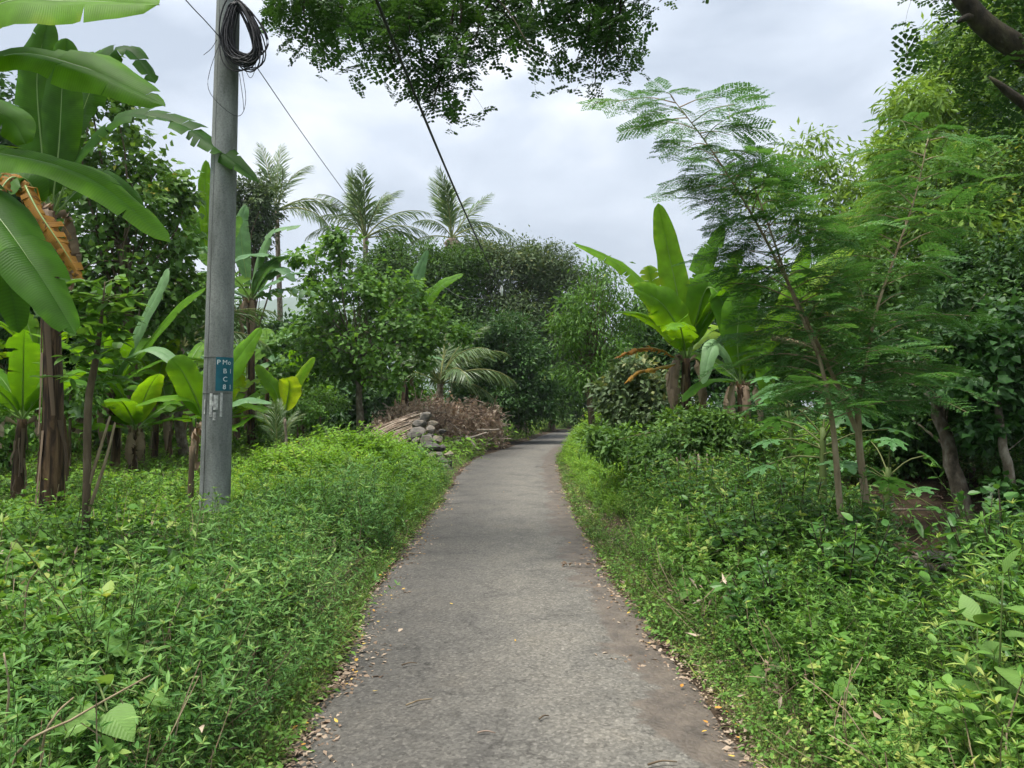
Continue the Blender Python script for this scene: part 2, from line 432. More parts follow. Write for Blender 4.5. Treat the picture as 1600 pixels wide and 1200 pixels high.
def asphalt_mat():
    """Old worn asphalt: exposed aggregate, bleached wheel tracks, mud washed along the right edge.
    'tint' runs 0 (left edge) to 1 (right edge)."""
    m, n, l, out = new_mat('worn_asphalt')
    tc = n.new('ShaderNodeTexCoord')
    a = n.new('ShaderNodeAttribute'); a.attribute_name = 'tint'
    def noise(s, d=6, rgh=.6, dist=0.0):
        t = n.new('ShaderNodeTexNoise')
        t.inputs['Scale'].default_value = s; t.inputs['Detail'].default_value = d; t.inputs['Roughness'].default_value = rgh
        t.inputs['Distortion'].default_value = dist
        l.new(tc.outputs['Object'], t.inputs['Vector'])
        return t
    def math_(op, x, y=None, z=None):
        t = n.new('ShaderNodeMath'); t.operation = op
        for k, s in enumerate((x, y, z)):
            if s is None: continue
            if isinstance(s, (int, float)): t.inputs[k].default_value = s
            else: l.new(s, t.inputs[k])
        return t.outputs[0]
    def mix(f, c1, c2, mode='MIX'):
        t = n.new('ShaderNodeMixRGB'); t.blend_type = mode
        for k, s in enumerate((f, c1, c2)):
            if isinstance(s, (int, float)): t.inputs[k].default_value = s
            elif isinstance(s, tuple): t.inputs[k].default_value = (*s, 1)
            else: l.new(s, t.inputs[k])
        return t.outputs['Color']
    vo = n.new('ShaderNodeTexVoronoi'); vo.inputs['Scale'].default_value = 60; vo.inputs['Randomness'].default_value = 1
    vo2 = n.new('ShaderNodeTexVoronoi'); vo2.inputs['Scale'].default_value = 24
    vo2.feature = 'DISTANCE_TO_EDGE'
    for t in (vo, vo2):
        l.new(tc.outputs['Object'], t.inputs['Vector'])
    stone = ramp(n, [(0.0, (.092, .086, .074)), (0.35, (.135, .127, .110)), (0.7, (.175, .165, .143)), (1.0, (.25, .235, .203))])
    l.new(vo.outputs['Color'], stone.inputs['Fac'])
    fine = noise(160, 3)
    grime = ramp(n, [(0.35, (.45, .45, .45)), (0.62, (1, 1, 1))])
    l.new(fine.outputs['Fac'], grime.inputs['Fac'])
    c = mix(0.4, stone.outputs['Color'], grime.outputs['Color'], 'MULTIPLY')
    pit = ramp(n, [(0.0, (.42, .41, .40)), (0.10, (1, 1, 1))])
    l.new(vo2.outputs['Distance'], pit.inputs['Fac'])
    c = mix(0.25, c, pit.outputs['Color'], 'MULTIPLY')
    big = noise(1.5, 9, .68, .5)
    patch = ramp(n, [(0.34, (.55, .55, .56)), (0.46, (.84, .84, .83)), (0.58, (1.08, 1.06, 1.02)), (0.72, (1.28, 1.22, 1.1))])
    l.new(big.outputs['Fac'], patch.inputs['Fac'])
    c = mix(0.65, c, patch.outputs['Color'], 'MULTIPLY')
    # darker tone along the left third, border broken by noise
    lt = math_('MULTIPLY_ADD', big.outputs['Fac'], -0.5, a.outputs['Fac'])
    lr = ramp(n, [(0.0, (.50, .50, .52)), (0.34, (1, 1, 1))])
    l.new(lt, lr.inputs['Fac'])
    c = mix(0.75, c, lr.outputs['Color'], 'MULTIPLY')
    ck = n.new('ShaderNodeTexVoronoi'); ck.feature = 'DISTANCE_TO_EDGE'; ck.inputs['Scale'].default_value = 1.7
    wv = noise(3.5, 6, .7)
    va = n.new('ShaderNodeVectorMath'); va.operation = 'MULTIPLY_ADD'; va.inputs[1].default_value = (.55, .55, 0)
    l.new(wv.outputs['Color'], va.inputs[0]); l.new(tc.outputs['Object'], va.inputs[2]); l.new(va.outputs[0], ck.inputs['Vector'])
    ckr = ramp(n, [(0.0, (.45, .44, .43)), (0.012, (.8, .8, .8)), (0.03, (1, 1, 1))])
    l.new(ck.outputs['Distance'], ckr.inputs['Fac'])
    ckm = ramp(n, [(0.45, (0, 0, 0)), (0.6, (1, 1, 1))]); l.new(big.outputs['Fac'], ckm.inputs['Fac'])
    c = mix(math_('MULTIPLY', math_('SUBTRACT', 1.0, ckm.outputs['Color']), .8), c, ckr.outputs['Color'], 'MULTIPLY')
    sc_ = noise(11, 8, .75)
    scr = ramp(n, [(0.30, (.55, .54, .53)), (0.45, (1, 1, 1)), (0.66, (1, 1, 1)), (0.8, (1.3, 1.25, 1.15))]); l.new(sc_.outputs['Fac'], scr.inputs['Fac'])
    c = mix(.8, c, scr.outputs['Color'], 'MULTIPLY')
    # mud washed along the right edge, its border torn by noise
    nb = noise(2.2, 8, .65, .3)
    mt = math_('MULTIPLY_ADD', nb.outputs['Fac'], 0.42, a.outputs['Fac'])
    mr = ramp(n, [(0.0, (0, 0, 0)), (0.5, (0, 0, 0)), (1.0, (1, 1, 1))])
    ms = n.new('ShaderNodeMapRange'); ms.inputs['From Min'].default_value = 1.0; ms.inputs['From Max'].default_value = 1.03
    l.new(mt, ms.inputs['Value'])
    mud_n = noise(5, 8, .7)
    mud = ramp(n, [(0.3, (.045, .038, .032)), (0.5, (.105, .085, .068)), (0.7, (.16, .13, .10))])
    l.new(mud_n.outputs['Fac'], mud.inputs['Fac'])
    c = mix(math_('MULTIPLY', ms.outputs[0], 0.85), c, mud.outputs['Color'])
    # soil creeping over both edges
    ed = math_('ABSOLUTE', math_('SUBTRACT', a.outputs['Fac'], 0.5))
    et = math_('MULTIPLY_ADD', nb.outputs['Fac'], 0.16, ed)
    es = n.new('ShaderNodeMapRange'); es.inputs['From Min'].default_value = .535; es.inputs['From Max'].default_value = .58
    l.new(et, es.inputs['Value'])
    c = mix(math_('MULTIPLY', es.outputs[0], .8), c, (.075, .055, .036))
    pb = n.new('ShaderNodeBsdfPrincipled')
    l.new(c, pb.inputs['Base Color'])
    rg = n.new('ShaderNodeMapRange'); rg.inputs['To Min'].default_value = .82; rg.inputs['To Max'].default_value = .55
    l.new(ms.outputs[0], rg.inputs['Value']); l.new(rg.outputs[0], pb.inputs['Roughness'])
    pb.inputs['Specular IOR Level'].default_value = .3
    h = math_('MULTIPLY_ADD', vo2.outputs['Distance'], 1.4, math_('MULTIPLY', fine.outputs['Fac'], .25))
    h = math_('MULTIPLY_ADD', big.outputs['Fac'], 0.8, h)
    bp = n.new('ShaderNodeBump'); bp.inputs['Strength'].default_value = .6; bp.inputs['Distance'].default_value = .012
    l.new(h, bp.inputs['Height']); l.new(bp.outputs['Normal'], pb.inputs['Normal'])
    l.new(pb.outputs['BSDF'], out.inputs['Surface'])
    return m


M['soil'] = soil_mat()
M['asphalt'] = asphalt_mat()
M['stone'] = solid_mat('river_stone', [(0.2, G(.035, .034, .032)), (0.45, G(.085, .08, .072)), (0.65, G(.15, .135, .115)), (0.85, G(.22, .185, .13))], 2.5, 8, (1, 1, 1), .9, .7, .03, .15, 0, .55)
M['twig'] = solid_mat('dry_twig', [(0.3, G(.14, .10, .075)), (0.55, G(.30, .23, .175)), (0.75, G(.44, .37, .30))], 8, 5, tinted=.5)
M['concrete'] = None


def concrete_mat():
    m, n, l, out = new_mat('pole_concrete')
    tc = n.new('ShaderNodeTexCoord')
    def noise(s, d, st=(1, 1, 1), rg=.6):
        mp = n.new('ShaderNodeMapping'); mp.inputs['Scale'].default_value = st
        t = n.new('ShaderNodeTexNoise'); t.inputs['Scale'].default_value = s; t.inputs['Detail'].default_value = d; t.inputs['Roughness'].default_value = rg
        l.new(tc.outputs['Object'], mp.inputs['Vector']); l.new(mp.outputs['Vector'], t.inputs['Vector'])
        return t
    a, b, c = noise(6, 8, (1, 1, .2)), noise(55, 5), noise(2.2, 6, (1.6, 1.6, .35))
    r = ramp(n, [(0.3, (.13, .135, .13)), (0.5, (.205, .215, .21)), (0.7, (.28, .285, .275))])
    l.new(a.outputs['Fac'], r.inputs['Fac'])
    r2 = ramp(n, [(0.3, (.62, .62, .60)), (0.55, (1, 1, 1)), (.8, (1.15, 1.15, 1.12))])
    l.new(b.outputs['Fac'], r2.inputs['Fac'])
    r3 = ramp(n, [(0.33, (.58, .59, .56)), (0.5, (.95, .95, .94)), (0.68, (1.2, 1.2, 1.18))])
    l.new(c.outputs['Fac'], r3.inputs['Fac'])
    m1 = n.new('ShaderNodeMixRGB'); m1.blend_type = 'MULTIPLY'; m1.inputs[0].default_value = .8
    l.new(r.outputs['Color'], m1.inputs[1]); l.new(r2.outputs['Color'], m1.inputs[2])
    m2 = n.new('ShaderNodeMixRGB'); m2.blend_type = 'MULTIPLY'; m2.inputs[0].default_value = 1
    l.new(m1.outputs['Color'], m2.inputs[1]); l.new(r3.outputs['Color'], m2.inputs[2])
    pb = n.new('ShaderNodeBsdfPrincipled'); pb.inputs['Roughness'].default_value = .85; pb.inputs['Specular IOR Level'].default_value = .25
    l.new(m2.outputs['Color'], pb.inputs['Base Color'])
    bp = n.new('ShaderNodeBump'); bp.inputs['Strength'].default_value = .35; bp.inputs['Distance'].default_value = .006
    l.new(b.outputs['Fac'], bp.inputs['Height']); l.new(bp.outputs['Normal'], pb.inputs['Normal'])
    l.new(pb.outputs['BSDF'], out.inputs['Surface'])
    return m


M['concrete'] = concrete_mat()
M['seam'] = solid_mat('mould_seam', [(0.3, G(.06, .06, .058)), (0.7, G(.12, .12, .115))], 20, 4)
M['residue'] = solid_mat('old_paste', [(0.35, G(.22, .22, .21)), (0.5, G(.38, .38, .37)), (0.65, G(.55, .55, .53))], 22, 6)
M['wire'] = solid_mat('black_cable', [(0.3, G(.010, .010, .012)), (0.7, G(.022, .022, .025))], 20, 2, rough=.5, bump=.05)
M['plate'] = solid_mat('blue_green_plate', [(0.3, G(.008, .085, .125)), (0.7, G(.014, .125, .165))], 9, 5, rough=.55, bump=.05)
M['paint'] = solid_mat('white_lettering', [(0.3, G(.62, .68, .70)), (0.7, G(.78, .82, .83))], 14, 3, rough=.6, bump=.02)
M['clamp'] = solid_mat('white_porcelain', [(0.3, G(.7, .7, .68)), (0.7, G(.8, .8, .78))], 8, 2, rough=.35, bump=.02)
M['hill'] = leaf_mat('far_forest', [(0.0, G(.03, .07, .02)), (0.5, G(.05, .11, .035)), (1.0, G(.08, .15, .045))], 0.1, .8, .1)


# ------------------------------------------------------------------ ground, lane, hills
def lane_c(y):
    ys = [-20, 0, 3.5, 4.7, 7.4, 11, 15.6, 20, 24.3, 30, 38, 46, 54, 62, 75]
    xs = [0.1, .06, .04, 0.0, -.15, -.16, -.04, .12, .32, .95, 2.2, 3.3, 4.9, 7.4, 13]
    return np.interp(y, ys, xs)


LW = 1.17                                            # half width of the lane


def vnoise(x, y, s, seed=0):
    """Cheap smooth value noise in -1..1."""
    x = np.asarray(x, float) * s + seed * 17.3
    y = np.asarray(y, float) * s - seed * 9.1
    return (np.sin(x * 1.0 + 1.7 * np.sin(y * .7)) + np.sin(y * 1.3 + 1.3 * np.sin(x * .9 + 2)) + np.sin((x + y) * 2.1 + seed)) / 3


def ground(x, y):
    x = np.asarray(x, float); y = np.asarray(y, float)
    d = np.abs(x - lane_c(y)) - LW
    t = np.clip(d / 1.4, 0, 1); t = t * t * (3 - 2 * t)
    left = x < lane_c(y)
    z = t * np.where(left, .12, .06)
    z = z + np.clip(d / 3, 0, 1) * .06 * vnoise(x, y, .8, 1) + np.clip(d / 6, 0, 1) * .10 * vnoise(x, y, .25, 2)
    # dry gully under the trees on the right, with an earth bank behind it
    g = np.exp(-((x - 4.9) / 1.2) ** 2 - ((y - 8.2) / 1.5) ** 2)
    b = np.exp(-((x - 6.8) / 2.3) ** 2 - ((y - 12.2) / 2.0) ** 2)
    z = z - .38 * g + .75 * b
    z = z - .012 * np.clip(-d / LW, 0, 1) ** 0 * (d < 0)
    far = np.clip((np.hypot(x, y) - 120) / 1500, 0, 1)
    return z * (1 - far)


def axis(lo, hi, core_lo, core_hi, step):
    c = np.arange(core_lo, core_hi, step)
    def grow(a, b):
        out, s, p = [], step, a
        sg = 1 if b > a else -1
        while (b - p) * sg > 0:
            s *= 1.28; p += s * sg; out.append(p)
        return out
    return np.array(sorted(grow(core_lo, lo)) + list(c) + grow(c[-1], hi))


gx = axis(-3500, 3500, -12, 12, .22)
gy = axis(-60, 6000, -4, 30, .25)
X, Y = np.meshgrid(gx, gy)
Z = ground(X, Y)
nx, ny = len(gx), len(gy)
ii, jj = np.meshgrid(np.arange(nx - 1), np.arange(ny - 1))
q = np.stack([jj * nx + ii, jj * nx + ii + 1, (jj + 1) * nx + ii + 1, (jj + 1) * nx + ii], -1).reshape(-1, 4)
dl = np.abs(X - lane_c(Y)) - LW
cover = np.clip((dl - .25) / .9, 0, .75)
cover = cover * (1 - .9 * np.exp(-((X - 5.6) / 2.2) ** 2 - ((Y - 10.2) / 3.0) ** 2))
g = Geo(); g.add(np.stack([X, Y, Z], -1), quad=q, tint=cover.ravel())
g.build('ground', M['soil'], smooth=True)['kind'] = 'structure'

ly = np.concatenate([np.arange(-12, 20, .12), np.arange(20, 75, .5)])
lu = np.linspace(0, 1, 13)
er = np.random.default_rng(3)
ejl = .05 * vnoise(ly, ly * 0 + 3, 2.4, 4) + .03 * vnoise(ly, ly * 0, 7, 5)
ejr = .06 * vnoise(ly, ly * 0 + 8, 2.1, 6) + .03 * vnoise(ly, ly * 0, 6, 7)
wid_l = LW + ejl + np.interp(ly, [0, 13, 18, 24, 30], [0, .02, .32, .45, .1])
wid_r = LW + ejr
xl, xr = lane_c(ly) - wid_l, lane_c(ly) + wid_r
LX = xl[:, None] + (xr - xl)[:, None] * lu[None]
LY = np.repeat(ly[:, None], len(lu), 1)
LZ = np.maximum(ground(LX, LY), 0) + .006 + .014 * np.sin(lu * math.pi)[None]
LZ[:, 0] -= .03; LZ[:, -1] -= .03
n1 = len(lu)
ii, jj = np.meshgrid(np.arange(n1 - 1), np.arange(len(ly) - 1))
q = np.stack([jj * n1 + ii, jj * n1 + ii + 1, (jj + 1) * n1 + ii + 1, (jj + 1) * n1 + ii], -1).reshape(-1, 4)
g = Geo(); g.add(np.stack([LX, LY, LZ], -1), quad=q, tint=np.repeat(lu[None], len(ly), 0).ravel())
g.build('lane', M['asphalt'], smooth=True)['kind'] = 'structure'


def lane_z(x, y):
    return float(max(ground(x, y), 0) + .02)


# forested hills far behind the left plantation
hx = np.linspace(-2600, 600, 110); hyy = np.linspace(1500, 2600, 34)
HX, HY = np.meshgrid(hx, hyy)
prof = np.interp(hx, [-2600, -1700, -1100, -640, -430, -150, 600], [90, 210, 350, 400, 330, 150, 20])
HZ = prof[None] * np.sin(np.linspace(0, math.pi * .5, 34))[:, None] ** .8 + 12 * vnoise(HX, HY, .02, 3) + 7 * vnoise(HX, HY, .06, 4) - 40
n1 = 110
ii, jj = np.meshgrid(np.arange(n1 - 1), np.arange(33))
q = np.stack([jj * n1 + ii, jj * n1 + ii + 1, (jj + 1) * n1 + ii + 1, (jj + 1) * n1 + ii], -1).reshape(-1, 4)
g = Geo(); g.add(np.stack([HX, HY, HZ], -1), quad=q, tint=(.5 + .4 * vnoise(HX, HY, .05, 8)).ravel())
g.build('hills', M['hill'], smooth=True)['kind'] = 'structure'

# ------------------------------------------------------------------ leaf templates (length 1 along +Y, normal +Z)
def leaf_t(w=.35, rows=((.4, 1.0),), fold=.25, droop=.12, curl=0.0):
    """rows: (t, relative half width). Folded along the midrib and drooping towards the tip."""
    zz = lambda t: -droop * t * t
    v = [(0, 0, 0)]
    for t, s in rows:
        hw = w * s * .5
        v += [(-hw, t - curl * s, zz(t) + fold * hw), (0, t, zz(t)), (hw, t - curl * s, zz(t) + fold * hw)]
    v.append((0, 1, zz(1)))
    k = len(rows); e = 1 + 3 * k
    tri = [(0, 2, 1), (0, 3, 2), (e, 1 + 3 * (k - 1), 2 + 3 * (k - 1)), (e, 2 + 3 * (k - 1), 3 + 3 * (k - 1))]
    quad = []
    for i in range(k - 1):
        a, b = 1 + 3 * i, 4 + 3 * i
        quad += [(a, a + 1, b + 1, b), (a + 1, a + 2, b + 2, b + 1)]
    g = Geo(); g.add(v, tri, quad, 0.0, 0, [p_[1] - .9 * abs(p_[0]) for p_ in v])
    return g.arrays()


def diamond_t(w=.4, fold=.2, droop=.1):
    hw = w * .5
    g = Geo(); g.add([(0, 0, 0), (hw, .45, fold * hw), (0, 1, -droop), (-hw, .45, fold * hw)], [(0, 1, 2), (0, 2, 3)], None, 0.0)
    return g.arrays()


L_LANCE = leaf_t(.24, ((.22, .75), (.5, 1.0), (.8, .5)), .3, .22)
L_LANCE_LOW = leaf_t(.26, ((.4, 1.0),), .3, .2)
L_OVATE = leaf_t(.55, ((.2, .85), (.5, 1.0), (.8, .55)), .22, .16)
L_OVATE_LOW = leaf_t(.52, ((.4, 1.0),), .25, .15)
L_HEART = leaf_t(.9, ((.04, .5), (.14, .85), (.3, 1.0), (.5, .88), (.7, .6), (.88, .26)), .10, .2, .07)
L_HEART_LOW = leaf_t(.85, ((.32, 1.0),), .2, .15)
L_DIA = diamond_t(.45)
L_DIA_N = diamond_t(.3)
L_DIA_W = diamond_t(.8)
L_BLADE = leaf_t(.06, ((.35, 1.0), (.7, .7)), .3, .55)
L_OBOV = leaf_t(.42, ((.3, .55), (.65, 1.0), (.88, .75)), .2, .2)

# ------------------------------------------------------------------ undergrowth plant templates
def stem_curve(rng, h, lean=.25):
    d = rng.normal(0, lean, 2) * h
    return spline([(0, 0, -.03), (d[0] * .3, d[1] * .3, h * .5), (d[0], d[1], h)], 5)


def add_leaves(g, T, P, D, N, size, tint):
    """Leaves of template T at points P with direction D, normal N, sizes and tints."""
    B = basis(D, N) * np.asarray(size)[:, None, None]
    g.inst(T, B, P, tint, 0)


def p_lance(rng, h=.5, L=.10, T=L_LANCE, T2=None, nodes=7):
    g = Geo()
    for s in range(rng.integers(1, 4)):
        hh = h * rng.uniform(.65, 1.1)
        c = stem_curve(rng, hh, .22)
        c = c + np.array([rng.normal(0, .03), rng.normal(0, .03), 0])
        tube(g, c, np.linspace(.0035, .0018, 5), 3, 1, .4, False)
        k = nodes
        ts = np.linspace(.25, 1, k)
        P = np.array([np.interp(ts, np.linspace(0, 1, 5), c[:, i]) for i in range(3)]).T
        P = np.repeat(P, 2, 0)
        az = np.repeat(np.arange(k) * 1.7, 2) + np.tile([0, math.pi], k) + rng.normal(0, .3, 2 * k)
        el = rng.uniform(-.25, .55, 2 * k) + np.repeat(ts, 2) * .35
        D = np.stack([np.cos(az) * np.cos(el), np.sin(az) * np.cos(el), np.sin(el)], -1)
        N = norm(np.array([0, 0, 1.0]) + rng.normal(0, .3, (2 * k, 3)))
        sz = L * rng.uniform(.6, 1.15, 2 * k)
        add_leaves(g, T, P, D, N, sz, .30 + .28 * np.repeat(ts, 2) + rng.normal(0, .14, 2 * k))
        m = 4
        az = rng.uniform(0, 6.28, m); el = rng.uniform(.3, 1.1, m)
        D = np.stack([np.cos(az) * np.cos(el), np.sin(az) * np.cos(el), np.sin(el)], -1)
        add_leaves(g, T, np.repeat(c[-1:], m, 0), D, norm(np.array([0, 0, 1.0]) + rng.normal(0, .4, (m, 3))), L * rng.uniform(.4, .75, m), .72 + rng.normal(0, .08, m))
    return g.arrays()


def p_heart(rng, h=.28, L=.085, T=L_HEART, n=9):
    g = Geo()
    az = rng.uniform(0, 6.28, n); r = rng.uniform(.02, .2, n)
    for i in range(n):
        top = np.array([math.cos(az[i]) * r[i], math.sin(az[i]) * r[i], h * rng.uniform(.4, 1.1)])
        base = np.array([top[0] * .2, top[1] * .2, -.02])
        tube(g, spline([base, (base + top) / 2 + np.array([0, 0, .03]), top], 4), .002, 3, 1, .5, False)
        a2 = az[i] + rng.normal(0, .6)
        el = rng.uniform(-.5, .1)
        D = np.array([[math.cos(a2) * math.cos(el), math.sin(a2) * math.cos(el), math.sin(el)]])
        add_leaves(g, T, top[None], D, norm(np.array([[0, 0, 1.0]]) + rng.normal(0, .25, (1, 3))), [L * rng.uniform(.55, 1.25)], [.45 + rng.normal(0, .17)])
    return g.arrays()


def p_fine(rng, h=.35, n_fr=7, T=L_DIA, lf=.032):
    """Clump of fine pinnate leaves, as on fern-like and mimosa-like weeds."""
    g = Geo()
    for s in range(n_fr):
        az = rng.uniform(0, 6.28); out = rng.uniform(.35, 1.0)
        hh = h * rng.uniform(.55, 1.1)
        tip = np.array([math.cos(az) * out * h * .7, math.sin(az) * out * h * .7, hh])
        c = spline([(0, 0, -.02), (tip[0] * .35, tip[1] * .35, hh * .75), tip], 9)
        tube(g, c[::2], .0018, 3, 1, .5, False)
        ts = np.linspace(.3, 1, 9)
        P = np.array([np.interp(ts, np.linspace(0, 1, 9), c[:, i]) for i in range(3)]).T
        tg = norm(np.gradient(P, axis=0))
        sd = norm(np.cross(tg, [0, 0, 1.0]))
        P2 = np.vstack([P, P]); D = np.vstack([sd + tg * .5, -sd + tg * .5]) + rng.normal(0, .2, (18, 3))
        sz = lf * np.tile(1.2 - .6 * ts, 2) * 1.6
        add_leaves(g, T, P2, D, norm(np.array([0, 0, 1.0]) + rng.normal(0, .35, (18, 3))), sz, .5 + .12 * np.tile(ts, 2) + rng.normal(0, .12, 18))
    return g.arrays()


def p_shrub(rng, h=.8, L=.055, T=L_OVATE, nb=7, per=13):
    g = Geo()
    for s in range(nb):
        az = rng.uniform(0, 6.28); hh = h * rng.uniform(.5, 1.05); o = rng.uniform(.08, .5) * h
        tip = np.array([math.cos(az) * o, math.sin(az) * o, hh])
        c = spline([(rng.normal(0, .02), rng.normal(0, .02), -.04), tip * np.array([.4, .4, .55]), tip], 6)
        tube(g, c, np.linspace(.006, .002, 6), 3, 1, .3, False)
        ts = rng.uniform(.35, 1.0, per)
        P = np.array([np.interp(ts, np.linspace(0, 1, 6), c[:, i]) for i in range(3)]).T
        D = rand_dir(per, rng, -.3, .7)
        P = P + D * rng.uniform(0, .06, per)[:, None]
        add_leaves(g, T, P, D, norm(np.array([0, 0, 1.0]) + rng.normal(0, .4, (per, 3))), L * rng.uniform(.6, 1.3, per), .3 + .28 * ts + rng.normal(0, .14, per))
    return g.arrays()


def p_grass(rng, h=.3, n=14):
    g = Geo()
    az = rng.uniform(0, 6.28, n); el = rng.uniform(.5, 1.35, n)
    D = np.stack([np.cos(az) * np.cos(el), np.sin(az) * np.cos(el), np.sin(el)], -1)
    P = rng.normal(0, .025, (n, 3)) * np.array([1, 1, 0])
    add_leaves(g, L_BLADE, P, D, norm(-D * .0 + np.stack([-np.cos(az) * np.sin(el), -np.sin(az) * np.sin(el), np.cos(el)], -1)), h * rng.uniform(.5, 1.2, n), .5 + rng.normal(0, .15, n))
    return g.arrays()


def p_litter(rng, n=10):
    g = Geo()
    P = rng.normal(0, .09, (n, 3)) * np.array([1, 1, 0]) + np.array([0, 0, .012])
    az = rng.uniform(0, 6.28, n)
    D = np.stack([np.cos(az), np.sin(az), rng.normal(0, .15, n)], -1)
    add_leaves(g, L_OVATE_LOW, P, D, norm(np.array([0, 0, 1.0]) + rng.normal(0, .3, (n, 3))), rng.uniform(.02, .055, n), .45 + rng.normal(0, .25, n))
    return g.arrays()


tr = np.random.default_rng(5)
T_LANCE = [p_lance(tr, .42, .074, nodes=8) for _ in range(6)]
T_LANCE_L = [p_lance(tr, .45, .085, L_LANCE_LOW, None, 7) for _ in range(5)]
T_TALL = [p_lance(tr, .72, .070, nodes=13) for _ in range(6)]
T_TALL_L = [p_lance(tr, .72, .082, L_LANCE_LOW, None, 11) for _ in range(5)]
T_TALL_B = [p_lance(tr, .66, .072, L_OVATE, None, 10) for _ in range(5)]
T_BROAD = [p_lance(tr, .42, .082, L_OVATE, None, 5) for _ in range(5)]
T_HEART = [p_heart(tr, .22, .062, L_HEART, 11) for _ in range(6)]
T_HEART_L = [p_heart(tr, .22, .075, L_HEART_LOW, 10) for _ in range(5)]
T_FINE = [p_fine(tr) for _ in range(6)]
T_SHRUB = [p_shrub(tr, .75, .048, L_OVATE, 8, 15) for _ in range(6)]
T_SHRUB_L = [p_shrub(tr, .8, .07, L_OVATE_LOW, 7, 11) for _ in range(5)]
T_GRASS = [p_grass(tr) for _ in range(5)]
T_LITTER = [p_litter(tr) for _ in range(5)]
T_STRAW = []
for _k in range(5):
    _g = Geo()
    for _j in range(4):
        _a = tr.uniform(0, 6.28); _t = np.array([math.cos(_a) * tr.uniform(.05, .35), math.sin(_a) * tr.uniform(.05, .35), tr.uniform(.15, .5)])
        tube(_g, spline([(0, 0, -.02), _t * .5 + tr.normal(0, .04, 3), _t], 6), np.linspace(.0032, .0015, 6), 3, 1, .5, False)
    _n = 4
    add_leaves(_g, L_LANCE_LOW, tr.normal(0, .08, (_n, 3)) + [0, 0, .18], rand_dir(_n, tr, -.9, .2), rand_dir(_n, tr), tr.uniform(.04, .09, _n), tr.uniform(.2, .9, _n))
    T_STRAW.append(_g.arrays())
T_LOW = [p_heart(tr, .13, .05, L_OVATE_LOW, 12) for _ in range(5)]


class Field:
    """Uncountable plants: sprigs instanced on points by geometry nodes."""
    def __init__(self):
        self.rows = []

    def build(self, name, mats):
        temps, idx = [], {}
        P, R, S, T, I = [], [], [], [], []
        for T_, p, r, s_, t_ in self.rows:
            k = idx.setdefault(id(T_), len(idx))
            if k == len(temps):
                temps.append(T_)
            P.append(p); R.append(r); S.append(s_); T.append(t_); I.append(np.full(len(p), k))
        P, R, S, T, I = (np.concatenate(v_) for v_ in (P, R, S, T, I))
        pc = bpy.data.collections.new(name + '_sprigs')
        for k, T_ in enumerate(temps):
            g = Geo(); g.inst(T_, np.eye(3)[None], np.zeros((1, 3)))
            pc.objects.link(bpy.data.objects.new('%s_sprig_%03d' % (name, k), g.mesh(name + '_sprig', mats)))
        me = bpy.data.meshes.new(name)
        me.vertices.add(len(P)); me.vertices.foreach_set('co', P.astype(np.float32).ravel())
        for nm, ty, fld, dat in (('rot', 'FLOAT_VECTOR', 'vector', R), ('scl', 'FLOAT', 'value', S), ('itint', 'FLOAT', 'value', T), ('pick', 'INT', 'value', I)):
            a_ = me.attributes.new(nm, ty, 'POINT')
            a_.data.foreach_set(fld, dat.astype(np.int32 if ty == 'INT' else np.float32).ravel())
        for m in mats:
            me.materials.append(m)
        o = bpy.data.objects.new(name, me); COL.objects.link(o)
        nt = bpy.data.node_groups.new(name + '_scatter', 'GeometryNodeTree')
        nt.interface.new_socket('Geometry', in_out='INPUT', socket_type='NodeSocketGeometry')
        nt.interface.new_socket('Geometry', in_out='OUTPUT', socket_type='NodeSocketGeometry')
        N, L = nt.nodes, nt.links
        gi, go = N.new('NodeGroupInput'), N.new('NodeGroupOutput')
        ci = N.new('GeometryNodeCollectionInfo'); ci.inputs['Collection'].default_value = pc
        ci.inputs['Separate Children'].default_value = True; ci.inputs['Reset Children'].default_value = True
        ip = N.new('GeometryNodeInstanceOnPoints'); ip.inputs['Pick Instance'].default_value = True
        def named(nm, ty):
            q_ = N.new('GeometryNodeInputNamedAttribute'); q_.data_type = ty; q_.inputs['Name'].default_value = nm
            return q_.outputs['Attribute']
        L.new(gi.outputs[0], ip.inputs['Points']); L.new(ci.outputs[0], ip.inputs['Instance'])
        L.new(named('pick', 'INT'), ip.inputs['Instance Index'])
        er_ = N.new('FunctionNodeEulerToRotation'); L.new(named('rot', 'FLOAT_VECTOR'), er_.inputs[0]); L.new(er_.outputs[0], ip.inputs['Rotation'])
        L.new(named('scl', 'FLOAT'), ip.inputs['Scale'])
        L.new(ip.outputs[0], go.inputs[0])
        md = o.modifiers.new('scatter', 'NODES'); md.node_group = nt
        return o


